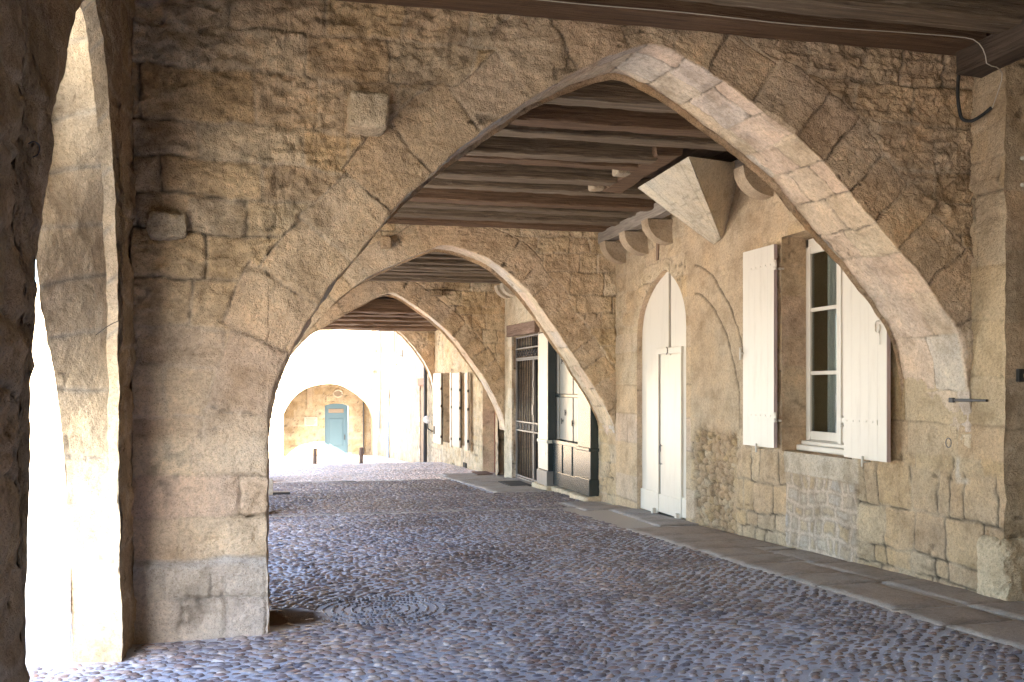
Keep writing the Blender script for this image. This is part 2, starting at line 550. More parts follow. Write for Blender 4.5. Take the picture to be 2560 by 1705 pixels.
def arch_dist(u, v, curve, s):
    """nearest point on the arch line: distance and arc length"""
    sh = u.shape; u = u.ravel(); v = v.ravel()
    d = np.full(u.shape, 1e9); so_ = np.zeros(u.shape)
    for i in range(0, len(u), 20000):
        dd = (u[i:i + 20000, None] - curve[None, :, 0]) ** 2 + (v[i:i + 20000, None] - curve[None, :, 1]) ** 2
        k = dd.argmin(1)
        d[i:i + 20000] = np.sqrt(dd[np.arange(len(k)), k]); so_[i:i + 20000] = s[k]
    return d.reshape(sh), so_.reshape(sh)

def edges_from(rs, total, a, b):
    e = [0.0]
    while e[-1] < total: e.append(e[-1] + rs.uniform(a, b))
    return np.array(e)

def masonry(u, v, seed, rough=1.0, joint=0.014, jw=0.022, hr=(0.2, 0.34), wr=(0.28, 0.6), fill=0.5, cols=None, ring=None, ringw=0.42, ringstep=(0.26, 0.42), warp=0.03):
    """height (m, outwards) and colour for a masonry face; ring = (distance, arc length) of an arch"""
    d, idd = coursed(u, v, seed, hr, wr, warp)
    if ring is not None:
        rd, rs_ = ring
        rw = ringw + 0.05 * vn(u * 2.5, v * 2.5, 3, seed + 9)
        e = edges_from(np.random.RandomState(seed + 5), rs_.max() + 1, *ringstep)
        k = np.clip(np.searchsorted(e, rs_) - 1, 0, len(e) - 2)
        rwk = rw + 0.10 * (hsh(k, seed + 2) - 0.5)
        inr = rd < rwk
        sj = rs_ + 0.012 * vn(u * 8, v * 8, 3, seed)
        dj = np.minimum(np.minimum(np.abs(sj - e[k]), np.abs(e[k + 1] - sj)), np.abs(rwk - rd))
        d = np.where(inr, dj, np.minimum(d, np.abs(rd - rwk)))
        idd = np.where(inr, 500000 + k, idd)
    inring = (idd >= 500000).astype(float) if ring is not None else np.zeros_like(d)
    h0 = hsh(idd, seed + 11); h1 = hsh(idd, seed + 12); h2 = hsh(idd, seed + 13)
    pat = sst(-0.35, 0.5, fbm(u * 1.3, v * 1.3, 7, 3, seed + 20) + (0.5 - fill))   # where joints are open
    pat = np.maximum(pat, inring * (.25 + .55 * sst(-.3, .2, vn(u * 2.2, v * 2.2, 4, seed + 21))))
    rgh = 1 - .4 * inring
    jm = 1 - sst(0.0, jw * (1 - .35 * inring), d)
    crack = ridged(u * 2.1 + 0.4 * vn(u * 7, v * 7, 0, seed), v * 3.0, 0, 4, seed + 40)
    crk = sst(0.80, 0.97, crack)
    hgt = -joint * jm * (0.25 + 0.75 * pat)
    hgt += (h0 - 0.5) * 0.016 * rough + (h1 - 0.5) * 0.02 * rough * sst(0, 0.12, d)
    crust = sst(-.35, .35, fbm(u * 1.6, v * 1.6, 11, 3, seed + 66)) * rgh
    hgt += rough * rgh * (0.010 * fbm(u * 5, v * 5, 1, 4, seed + 50) + 0.016 * (1 - jm) * fbm(u * 11, v * 16, 2, 5, seed + 60, 0.65))
    hgt += rough * 0.018 * crust * (ridged(u * 6 + .5 * vn(u * 5, v * 5, 0, seed), v * 10, 0, 4, seed + 33) - .3)
    hgt -= rough * rgh * 0.007 * crk
    pits = sst(0.45, 0.75, vn(u * 23, v * 23, 5, seed + 70)) * sst(0.0, 0.6, vn(u * 3, v * 3, 6, seed + 71))
    hgt -= 0.009 * rough * pits
    cols = cols if cols is not None else [OCHRE, PALE, TAN, PALE * 0.95, UMB, OCHRE * 1.05]
    c = palette(h2, cols)
    c = c * 0.8 + np.array(cols).mean(0) * 0.2
    dusty = sst(-0.1, 0.5, fbm(u * 0.9, v * 0.9, 9, 3, seed + 80))[..., None]
    c = c * (1 - 0.35 * dusty) + PINK * 0.35 * dusty
    c = c * (1 - .3 * inring[..., None]) + PINK * .3 * inring[..., None]
    c = c * (1 - jm * 0.55)[..., None] + (MORT * (1 - 0.35 * pat[..., None])) * (jm * 0.55)[..., None]
    thin = (1 - sst(0.0, 0.007, d + 0.004 * vn(u * 30, v * 30, 0, seed + 5))) * sst(-0.2, 0.3, pat - .35)
    c = c * (1 - (0.6 - .2 * inring) * np.clip(thin, 0, 1))[..., None]
    hgt -= 0.010 * rough * np.clip(thin, 0, 1)
    c = c * (1 - 0.38 * crk)[..., None]
    c = c * (1 + 0.16 * fbm(u * 6, v * 6, 8, 4, seed + 90) + 0.12 * fbm(u * 25, v * 25, 8, 3, seed + 91))[..., None]
    c = c * (1 - 0.45 * sst(.5, .8, pits))[..., None]
    return hgt, c, d

def cols_even(a, b, step):
    return np.linspace(a, b, max(2, int(round((b - a) / step)) + 1))

def stripgrid(us, lo, hi, nr):
    us = np.asarray(us, float); lo = np.broadcast_to(lo, us.shape); hi = np.broadcast_to(hi, us.shape)
    t = np.linspace(0, 1, nr)
    return np.repeat(us[:, None], nr, 1), lo[:, None] + (hi - lo)[:, None] * t[None]

# ------------------------------------------------------------------ the transverse arch walls
PROF1 = [(0, -.45), (0, -.25), (.025, -.11), (.065, .02), (.125, .18), (.19, .31), (.27, .45), (.40, .64), (.54, .82), (.68, 1.0), (.85, 1.2), (1.04, 1.39), (1.25, 1.57), (1.47, 1.74), (1.75, 1.94), (2.02, 2.11), (2.26, 2.22), (2.52, 2.30),
         (2.82, 2.19), (3.14, 2.02), (3.40, 1.86), (3.63, 1.70), (3.81, 1.56), (3.98, 1.39), (4.17, 1.2), (4.37, 1.01), (4.55, .83), (4.72, .63), (4.84, .46), (4.93, .27), (4.975, .03), (5, -.25), (5, -.45)]
PROF2 = [(0, -.55), (0, -.3), (.04, -.08), (.14, .18), (.30, .46), (.48, .70), (.67, .91), (.86, 1.12), (1.03, 1.28), (1.24, 1.44), (1.5, 1.60), (1.97, 1.83), (2.22, 1.94), (2.45, 2.01),
         (2.85, 1.92), (3.2, 1.76), (3.58, 1.46), (3.9, 1.08), (4.22, .63), (4.49, .25), (4.70, -.07), (4.88, -.38), (4.97, -.58), (5, -.8), (5, -.9)]
PROF3 = [(0, -.75), (0, -.5), (.05, -.15), (.16, .12), (.36, .5), (.62, .84), (.92, 1.13), (1.17, 1.26), (1.40, 1.41), (1.72, 1.61), (2.14, 1.84), (2.55, 1.98),
         (3.0, 1.75), (3.47, 1.42), (3.94, .98), (4.42, .36), (4.71, -.1), (4.93, -.55), (5, -.85), (5, -.95)]
PROF4 = [(0, -.6), (0, -.35), (.05, .1), (.18, .53), (.52, 1.06), (.99, 1.59), (1.6, 2.0), (2.1, 2.2), (2.5, 2.3),
         (2.9, 2.2), (3.4, 2.0), (4.01, 1.59), (4.48, 1.06), (4.82, .53), (4.95, .1), (5, -.35), (5, -.6)]

def arch_wall(name, Y0, thick, prof, ztop, seed, step, label, amp=0.010, rough=1.0, x_left=-0.77, cols=None, special=None, apex=None):
    root = empty(name, (2.5, Y0 + thick / 2, G(Y0)), label, 'arch wall')
    L = sum(math.dist(prof[i], prof[i + 1]) for i in range(len(prof) - 1))
    na = max(60, int(L / step))
    curve, s = curve_resample(prof, na)
    ia = int(curve[:, 1].argmax())
    curve = soften(curve, 3, (ia,))
    zfl = G(Y0) - 0.06
    boxes('core', [(x_left - .3, -.08, Y0 + .08, Y0 + thick - .08, zfl - .1, 2.9), (-1.1, 7.3, Y0 + .1, Y0 + thick - .1, max(p[1] for p in prof) + .16, 3.0)], M['stone_warm'], root, 0)
    # front face
    sh = Sheets()
    def face(U, V, y, sgn):
        rd, rs_ = arch_dist(U, V, curve, s)
        hgt, c, d = masonry(U, V, seed, rough, ring=(rd, rs_), cols=cols)
        if special is not None and sgn < 0: hgt, c = special(U, V, rd, hgt, c)
        below = (V < prof[0][1]) & (U < 0.02)
        edge = np.where(U < 0, np.minimum(rd, np.hypot(U, 0)), rd)
        hgt = hgt * sst(0.0, 0.025, edge) - 0.005 * (1 - sst(0, 0.012, edge))
        P = np.stack([U, np.full_like(U, y), V], -1)
        P = wob(P, amp)
        P[..., 1] += sgn * hgt
        return P, c
    # arch zone
    nr = max(24, int((ztop + 0.2) / step))
    U, V = stripgrid(curve[:, 0], curve[:, 1], ztop, nr)
    stub = stripgrid(cols_even(x_left, 0.0, step), zfl, ztop, max(40, int((ztop - zfl) / step)))
    for (y, sgn, fl) in ((Y0, -1, False), (Y0 + thick, 1, True)):
        cs = 1 if sgn < 0 else 3
        Ug, Vg = U[::cs, ::cs], V[::cs, ::cs]
        P, c = face(Ug, Vg, y, sgn); sh.grid(P, c, fl)
        Ug, Vg = stub[0][::cs, ::cs], stub[1][::cs, ::cs]
        P, c = face(Ug, Vg, y, sgn); sh.grid(P, c, fl)
    sh.build('masonry_face', M['stone'], root)
    # intrados, with the pier side below the springing
    low = np.stack([np.zeros(40), np.linspace(zfl, prof[0][1], 40, endpoint=False)], -1)
    cu = np.concatenate([low, curve]); nrm = np.zeros_like(cu)
    tg = np.gradient(cu, axis=0); nrm[:, 0] = tg[:, 1]; nrm[:, 1] = -tg[:, 0]
    nrm /= np.linalg.norm(nrm, axis=1)[:, None] + 1e-9
    ss = np.r_[0, np.cumsum(np.linalg.norm(np.diff(cu, axis=0), axis=1))]
    wv = np.linspace(0, thick, max(10, int(thick / step)))
    SS, WW = np.meshgrid(ss, wv, indexing='ij')
    X = np.repeat(cu[:, 0:1], len(wv), 1) + 0.03 * (WW / thick) * np.repeat(cu[:, 0:1], len(wv), 1) / 5
    Z = np.repeat(cu[:, 1:2], len(wv), 1) + 0.05 * (WW / thick) * sst(-0.3, 1.5, np.repeat(cu[:, 1:2], len(wv), 1))
    P = np.stack([X, Y0 + WW, Z], -1)
    P = wob(P, amp)
    hgt, c, d = masonry(WW + 11, SS, seed + 3, 0.45 * rough, 0.008, 0.014, (0.27, 0.44), (0.3, 0.55), 0.45,
                        [PALE * 1.02, PINK * 1.08, GREY * 1.08, PALE, PINK], warp=0.015)
    e = np.minimum(WW, thick - WW)
    hgt = hgt * sst(0, 0.025, e) - 0.005 * (1 - sst(0, 0.012, e))
    P[..., 0] += hgt * nrm[:, 0][:, None]; P[..., 2] += hgt * nrm[:, 1][:, None]
    s2 = Sheets(); s2.grid(P, c, False)
    s2.build('arch_soffit', M['smooth'], root)
    return root

def special1(U, V, rd, h, c):
    # foot of the pier: regular courses of dressed block on a worn greyish plinth
    low = sst(-0.22, -0.34, V + 0.06 * vn(U * 3, V * 3, 0, 5)) * sst(0.3, 0.0, U)
    ve = np.array([-1.70, -1.27, -1.04, -0.785, -0.53, -0.28, 0.1])
    vw = V + 0.010 * vn(U * 5, V * 5, 0, 6) + 0.006 * vn(U * 17, V * 17, 0, 7)
    ci = np.clip(np.searchsorted(ve, vw) - 1, 0, len(ve) - 2)
    dv = np.minimum(vw - ve[ci], ve[ci + 1] - vw)
    sp = np.array([-0.24, -0.33, -0.52, -0.16, -0.45, -0.30])[ci]
    sp2 = np.array([-0.50, -0.60, -9, -0.58, -9, -9])[ci]
    uw = U + 0.012 * vn(U * 6, V * 6, 0, 8)
    du = np.minimum(np.abs(uw - sp), np.abs(uw - sp2))
    dj = np.minimum(dv, du)
    op = sst(-0.5, 0.4, vn(U * 2.3, V * 3.1, 0, 12))
    g = (1 - sst(0.002, 0.02, dj)) * (0.3 + 0.7 * op)
    hh = -0.022 * g + 0.012 * (hsh(ci * 10 + (uw > sp), 4) - .5) + 0.006 * fbm(U * 6, V * 6, 0, 4, 14) + 0.005 * fbm(U * 24, V * 24, 0, 4, 15, .6)
    hh -= 0.012 * sst(.55, .8, vn(U * 14, V * 14, 0, 16)) + 0.02 * sst(.5, .75, vn(U * 5, V * 5, 2, 17)) * sst(0, .5, vn(U * 20, V * 20, 2, 18))
    bc = palette(hsh(ci * 10 + (uw > sp), 9), [PALE * 1.2, PINK * 1.2, PALE * 1.1])
    bc = bc * (1 - .6 * (1 - sst(0.0, 0.014, dj)) * (.25 + .75 * op))[..., None] * (1 + .12 * fbm(U * 8, V * 8, 0, 4, 19))[..., None]
    gp = sst(-1.02, -1.038, V) * 0.65
    bc = bc * (1 - gp[..., None]) + GREY * 1.15 * gp[..., None]
    band = np.exp(-((V + 1.055 + .01 * vn(U * 7, V * 0, 0, 3)) / 0.022) ** 2) * .6
    bc = bc * (1 - band[..., None]) + np.array([.56, .56, .55]) * band[..., None]
    h = h * (1 - low) + hh * low; c = c * (1 - low[..., None]) + bc * low[..., None]
    crack = (1 - sst(0.002, 0.007, np.abs(V + 0.785 + 0.004 * vn(U * 20, V * 0, 0, 2)))) * sst(-0.22, -0.16, U) * sst(.05, .02, U)
    h = h - .03 * crack; c = c * (1 - .8 * crack)[..., None]
    pk = sst(0.9, 0.1, V + 0.3 * vn(U * 1.5, V * 1.5, 0, 8)) * (1 - low) * 0.35
    c = c * (1 - pk[..., None]) + np.array([0.66, 0.52, 0.40]) * pk[..., None]
    sm = np.exp(-(((U + 0.58) / 0.10) ** 2 + ((V + 0.5) / 0.17) ** 2)) * sst(-0.2, 0.5, fbm(U * 12, V * 12, 0, 4, 4)) * 0.75
    c = c * (1 - sm[..., None]) + np.array([0.07, 0.065, 0.06]) * sm[..., None]
    h = h + 0.028 * sst(-1.045, -1.06, V) * sst(0.1, 0.0, U)
    hole = np.exp(-(((U + 0.42) / 0.11) ** 2 + ((V + 1.33) / 0.12) ** 2))
    h = h - 0.06 * hole * (0.3 + ridged(U * 9, V * 9, 0, 4, 2)); c = c * (1 - .35 * hole * sst(.1, .6, ridged(U * 9, V * 9, 0, 4, 2)))[..., None]
    # pale curl of plaster near the top left corner
    rr = np.hypot((U + .70) / 1.0, (V - 2.36) / 1.1); tt = np.arctan2(V - 2.36, U + .70)
    cu = np.exp(-((rr - .085) / .022) ** 2) * ((tt < .9) & (tt > -2.6))
    c = c * (1 - .8 * cu[..., None]) + np.array([.72, .66, .58]) * .8 * cu[..., None]; h = h + .006 * cu
    # finer crusty relief high on the wall
    cr = sst(-0.1, 0.8, V) * sst(0.3, 0.5, rd)
    h = h + cr * 0.020 * ridged(U * 8, V * 11, 0, 5, 33) + cr * 0.011 * fbm(U * 22, V * 28, 0, 3, 35)
    c = c * (1 - .3 * cr * sst(.15, -.35, fbm(U * 14, V * 20, 0, 4, 36)))[..., None]
    return h, c

ROUGHCOLS = [OCHRE * 1.2, TAN * 1.25, PALE * 1.15, OCHRE * 1.2, UMB * 1.3, PALE * 1.1]
W1 = arch_wall('arch_wall', 6.15, 0.80, PROF1, 2.75, 101, 0.0125,
               "nearest pointed arch wall of rough ochre rubble stone, framing the whole view, standing on the cobbles", 0.009, 1.25, cols=ROUGHCOLS, special=special1)
W2 = arch_wall('arch_wall', 13.70, 0.72, PROF2, 2.6, 202, 0.022,
               "second pointed arch wall, seen through the nearest arch, beside the tall white pointed door", 0.007, 1.2, cols=ROUGHCOLS)
W3 = arch_wall('arch_wall', 20.70, 0.70, PROF3, 2.6, 303, 0.035,
               "third pointed arch wall, just beyond the iron gate in the right hand wall", 0.008, 1.1, cols=ROUGHCOLS)
W4 = arch_wall('arch_wall', 29.90, 0.60, PROF4, 2.4, 404, 0.05,
               "farthest pointed arch wall at the bright end of the arcade, beside the two wooden bollards", 0.010, 1.1, cols=ROUGHCOLS)
# stones sticking out of the nearest arch wall
def rough_block(name, x0, x1, y0, y1, z0, z1, label, mat=M['stone'], col=PALE, parent=None, n=14, seed=1, amp=0.006, cat='stone'):
    sh = Sheets()
    a = np.linspace(-1, 1, n)
    A, B = np.meshgrid(a, a, indexing='ij')
    for ax in range(3):
        for sg in (-1, 1):
            q = [None, None, None]
            q[ax] = np.full_like(A, sg); q[(ax + 1) % 3] = A; q[(ax + 2) % 3] = B
            Q = np.stack(q, -1)
            # round the corners a little
            Rr = Q / np.maximum(1e-9, (np.abs(Q) ** 8).sum(-1, keepdims=True) ** (1 / 8))
            P = np.stack([(x0 + x1) / 2 + Rr[..., 0] * (x1 - x0) / 2, (y0 + y1) / 2 + Rr[..., 1] * (y1 - y0) / 2, (z0 + z1) / 2 + Rr[..., 2] * (z1 - z0) / 2], -1)
            P = wob(P, amp, 14, 200 + seed)
            c = col * (1 + 0.12 * fbm(P[..., 0] * 9, P[..., 1] * 9, P[..., 2] * 9, 3, seed))[..., None]
            sh.grid(P, c, sg < 0)
    o = sh.build(name, mat, parent)
    if label: tag(o, label, cat)
    return o
rough_block('projecting_stone', 0.475, 0.715, 5.93, 6.25, 1.57, 1.79, "pale square pitted stone sticking out of the nearest arch wall, left of the arch top", seed=3, amp=0.008, n=26, col=PALE * 1.05)
rough_block('projecting_stone', -0.68, -0.465, 6.07, 6.25, 0.875, 1.03, "low rounded stone bulging from the nearest arch wall, close to its dark left corner", seed=5, amp=0.010, n=22, col=PALE * 0.85)
rough_block('projecting_stone', 1.52, 1.66, 13.50, 13.80, 1.92, 2.08, "small dark stone sticking out high on the second arch wall, left of its arch top", seed=8, col=UMB)
rough_block('projecting_stone', 3.35, 3.62, 20.5, 20.9, 1.93, 2.06, "small dark stone under the last joist on the third arch wall", seed=9, col=UMB * 0.7)

# ------------------------------------------------------------------ left side: outer arcade wall
FILL_OPENING = [(-1.1, -1.62), (-1.1, -.2), (-.8, .6), (-.2, 1.3), (.85, 1.9), (1.9, 1.3), (2.5, .6), (2.8, -.2), (2.8, -1.62)]  # unseen opening behind the camera, added to light the nearest arch wall
def outer_jamb():
    """the narrow pointed side opening next to the camera: far reveal lit by the street"""
    root = empty('outer_arcade_wall', (-0.95, 4.6, G(4.6)), "outer arcade wall on the left with a narrow pointed opening and a pale sunlit jamb", 'wall')
    zf = -1.62
    inner = [(5.67, zf), (5.66, -1.34), (5.62, -.6), (5.61, -.26), (5.57, .21), (5.51, .66), (5.42, 1.0), (5.35, 1.2), (5.22, 1.49), (5.08, 1.66), (4.93, 1.755), (4.77, 1.78)]
    inner_n = [(3.45, zf), (3.50, -.9), (3.57, -.31), (3.60, .06), (3.64, .35), (3.70, .51), (3.84, .78), (3.99, 1.11), (4.24, 1.40), (4.5, 1.63), (4.77, 1.78)]
    cham = [(5.70, zf), (5.68, -1.34), (5.645, -.6), (5.62, -.26), (5.57, .21), (5.49, .68), (5.38, 1.02), (5.30, 1.2), (5.17, 1.44), (5.04, 1.6), (4.91, 1.70), (4.77, 1.72)]
    KO = 0.865
    outer = [(6.62 * KO, zf), (6.66 * KO, -1.5 * KO), (6.64 * KO, -1.12 * KO), (6.5 * KO, -.64 * KO), (6.38 * KO, -.29 * KO), (6.13 * KO, .1), (5.90 * KO, .36 * KO), (4.98, .48), (4.93, .62), (4.98, .80), (5.10, 1.02), (5.18, 1.26), (5.12, 1.48), (4.95, 1.62), (4.77, 1.70)]
    n = 240
    # arc-length matched curves
    def rs_(c): return curve_resample(c, n)[0]
    I, Cc, O, In = rs_(inner), rs_(cham), rs_(outer), rs_(inner_n)
    S3 = Sheets()
    def ruled(A, xa, B, xb, m, sc, fl, chamf=False, seed=77):
        t = np.linspace(0, 1, m)[None, :, None]
        PA = np.stack([np.full(n, xa), A[:, 0], A[:, 1]], -1)[:, None]
        PB = np.stack([np.full(n, xb), B[:, 0], B[:, 1]], -1)[:, None]
        P = PA * (1 - t) + PB * t
        sA = np.r_[0, np.cumsum(np.linalg.norm(np.diff(PA[:, 0], axis=0), axis=1))]
        W = np.linalg.norm(PB - PA, axis=2) * np.linspace(0, 1, m)[None]
        h, c, d = masonry(W + 3, np.repeat(sA[:, None], m, 1), seed, 0.5, 0.006, 0.014, (0.26, 0.4), (50, 60), 0.3,
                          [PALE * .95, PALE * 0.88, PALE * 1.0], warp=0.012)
        mm = 1 - sst(0, 0.028, d)
        c = c * (1 - 0.6 * mm[..., None]) + np.array([0.52, 0.47, 0.38]) * 0.6 * mm[..., None]
        ed = np.minimum(W, W[:, -1:] - W)
        P = wob(P, 0.006)
        P[..., 1] -= h * sst(0, 0.04, ed) * sc
        S3.grid(P, c, fl)
    ruled(I, -0.77, Cc, -0.825, 6, 0.3, False)
    ruled(Cc, -0.825, O, -1.038, 60, 1.0, False)
    # near reveal (turned away from the camera)
    On = O.copy(); On[:, 0] = 4.6 - (O[:, 0] - 4.6) * .9
    ruled(In, -0.77, On, -1.038, 20, -1.0, True, seed=78)
    # inner face of the wall: dark rubble, vertical streaks
    S4 = Sheets()
    def face(U, V):
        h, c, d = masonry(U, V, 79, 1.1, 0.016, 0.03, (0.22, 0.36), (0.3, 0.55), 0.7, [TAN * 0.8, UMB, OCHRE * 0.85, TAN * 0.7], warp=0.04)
        P = np.stack([np.full_like(U, -0.77), U, V], -1)
        ed = np.minimum(arch_dist(U, V, I, I[:, 0])[0], arch_dist(U, V, In, In[:, 0])[0])
        P = wob(P, 0.006 + 0.004)
        h = h * sst(0, 0.06, ed)
        P[..., 0] += h
        return P, c
    zt = 2.75
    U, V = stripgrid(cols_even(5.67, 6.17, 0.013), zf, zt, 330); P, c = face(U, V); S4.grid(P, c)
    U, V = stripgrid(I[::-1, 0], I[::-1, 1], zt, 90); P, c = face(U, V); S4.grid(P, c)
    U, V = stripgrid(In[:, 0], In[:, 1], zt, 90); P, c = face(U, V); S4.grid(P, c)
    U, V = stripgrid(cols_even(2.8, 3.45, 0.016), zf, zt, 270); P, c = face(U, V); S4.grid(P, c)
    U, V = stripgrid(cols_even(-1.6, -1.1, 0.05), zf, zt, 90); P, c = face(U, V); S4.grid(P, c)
    bk = curve_resample(FILL_OPENING, 60)[0]; bk[:, 0] += np.linspace(0, 1e-5, 60)
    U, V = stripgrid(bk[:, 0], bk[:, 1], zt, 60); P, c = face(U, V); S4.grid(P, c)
    w8 = np.linspace(-.77, -1.038, 8)
    S3.grid(np.stack([np.repeat(w8[None], 60, 0), np.repeat(bk[:, :1], 8, 1), np.repeat(bk[:, 1:2], 8, 1)], -1), PALE)
    S4.build('masonry_face', M['stone'], root)
    S3.build('arch_reveal', M['smooth'], root)
    # core and outside of the wall
    S5 = Sheets()
    def flat(U, V, x): return np.stack([np.full_like(U, x), U, V], -1)
    ct = TAN
    for (ys, lo) in (((O[::-1, 0]), O[::-1, 1]), (On[:, 0], On[:, 1])):
        U, V = stripgrid(ys[::6], lo[::6], 6.0, 12); S5.grid(flat(U, V, -1.038), ct)
    U, V = stripgrid(np.linspace(O[0, 0] + .06, 7.2, 9), zf - .3, 6.0, 12); S5.grid(flat(U, V, -1.025), ct)
    ob = curve_resample(FILL_OPENING, 60)[0]; ob[:, 0] += np.linspace(0, 1e-5, 60)
    U, V = stripgrid(np.linspace(2.8, On[0, 0], 12), zf, 6.0, 12); S5.grid(flat(U, V, -1.038), ct)
    U, V = stripgrid(np.linspace(-1.7, -1.1, 12), zf, 6.0, 12); S5.grid(flat(U, V, -1.038), ct)
    U, V = stripgrid(ob[:, 0], ob[:, 1], 6.0, 12); S5.grid(flat(U, V, -1.038), ct)
    S5.build('outer_face', M['stone'], root)
    # thin iron wire
    return root
outer_jamb()
boxes('outer_core', [(-1.015, -.83, 6.1, 7.3, -1.8, 5.9), (-1.015, -.83, 2.85, 3.3, -1.8, 5.9), (-1.015, -.83, -1.7, -1.2, -1.8, 5.9), (-1.015, -.83, -1.7, 7.0, 2.0, 5.9)], M['stone_warm'], bpy.data.objects['outer_arcade_wall'], 0)
def bez(pts, n=40): return [tuple(p) for p in curve_resample(pts, n)[0]]
tag(tube('hanging_wire', bez([(-1.05, 5.40, .32), (-1.02, 5.42, .26), (-.98, 5.45, .235), (-.93, 5.47, .24), (-.87, 5.48, .27), (-.81, 5.5, .32), (-.76, 5.52, .35)]), 0.0022, M['iron'], seg=5),
    "thin dark wire sagging across the pale jamb of the left opening", 'wire')
tag(tube('wall_hook', bez([(-.755, 3.47, .79), (-.74, 3.48, .80), (-.73, 3.51, .795), (-.735, 3.52, .77), (-.75, 3.51, .755)], 20), 0.0025, M['iron'], seg=6),
    "small bent iron hook in the dark wall at the left edge", 'hook')

def outer_bay(y0, y1, oy0, oy1, zs, za, label, seed, top=3.2):
    """a bay of the outer arcade with its own pointed opening onto the square"""
    root = empty('outer_arcade_wall', (-1, (y0 + y1) / 2, G(y0)), label, 'wall')
    mid = (oy0 + oy1) / 2
    prof = []
    for k in range(0, 21):
        t = k / 20
        prof.append((oy0 + (mid - oy0) * (1 - math.cos(t * 1.30)) / (1 - math.cos(1.30)), zs + (za - zs) * math.sin(t * 1.30) / math.sin(1.30)))
    prof = [(oy0, G(y0) - 0.1)] + prof
    cur = np.array(prof + [(2 * mid - p[0], p[1]) for p in prof[::-1][1:]])
    cu, s = curve_resample(cur, 160, smooth=False)
    cu[:, 0] = np.maximum.accumulate(cu[:, 0] + np.linspace(0, 1e-4, len(cu)))
    S = Sheets()
    for x, out in ((-0.77, 1), (-1.25, -1)):
        zt = 2.65 if out > 0 else top
        for us, lo in ((cu[:, 0], cu[:, 1]), (cols_even(y0, oy0, 0.06), G(y1) - .1), (cols_even(oy1, y1, 0.06), G(y1) - .1)):
            U, V = stripgrid(us, lo, zt, 50)
            h, c, d = masonry(U, V, seed, 1.0, hr=(.22, .34))
            P = np.stack([np.full_like(U, x) + out * h * 0.5, U, V], -1)
            S.grid(P, c, out < 0)
    wv = np.linspace(0, 1, 9)
    P = np.stack([np.repeat((-0.77 - 0.48 * wv)[None], len(cu), 0), np.repeat(cu[:, :1], 9, 1), np.repeat(cu[:, 1:2], 9, 1)], -1)
    S.grid(P, PALE)
    S.build('masonry', M['stone'], root)
outer_bay(6.95, 13.7, 7.45, 13.2, -.5, 2.0, "left outer arcade wall between the first and second arches, open to the square", 511)
outer_bay(14.42, 20.7, 14.9, 20.2, -.6, 1.95, "left outer arcade wall between the second and third arches, open to the square", 512)
outer_bay(21.4, 29.9, 21.55, 29.75, .2, 1.66, "left outer arcade wall between the third and last arches, open to the square", 513, 2.4)

# ------------------------------------------------------------------ right side: house fronts on x = 5
DOOR = [(12.84, .65), (12.83, .78), (12.79, .92), (12.70, 1.07), (12.55, 1.22), (12.35, 1.35), (12.12, 1.45), (11.86, 1.515),
        (11.68, 1.44), (11.50, 1.33), (11.37, 1.21), (11.27, 1.07), (11.21, .92), (11.19, .78), (11.19, .65)]
BL_O = np.array([(10.95, 1.47), (10.85, 1.45), (10.49, 1.30), (10.28, 1.12), (9.99, .85), (9.80, .57), (9.69, .30), (9.60, .08), (9.58, -.1), (9.58, -.45)])
BL_I = np.array([(10.95, 1.13), (10.85, 1.11), (10.67, 1.05), (10.40, .88), (10.15, .64), (9.99, .39), (9.88, .17), (9.81, -.01), (9.79, -.15), (9.79, -.45)])
bo, bos = curve_resample(BL_O, 200); bi, bis = curve_resample(BL_I, 200)

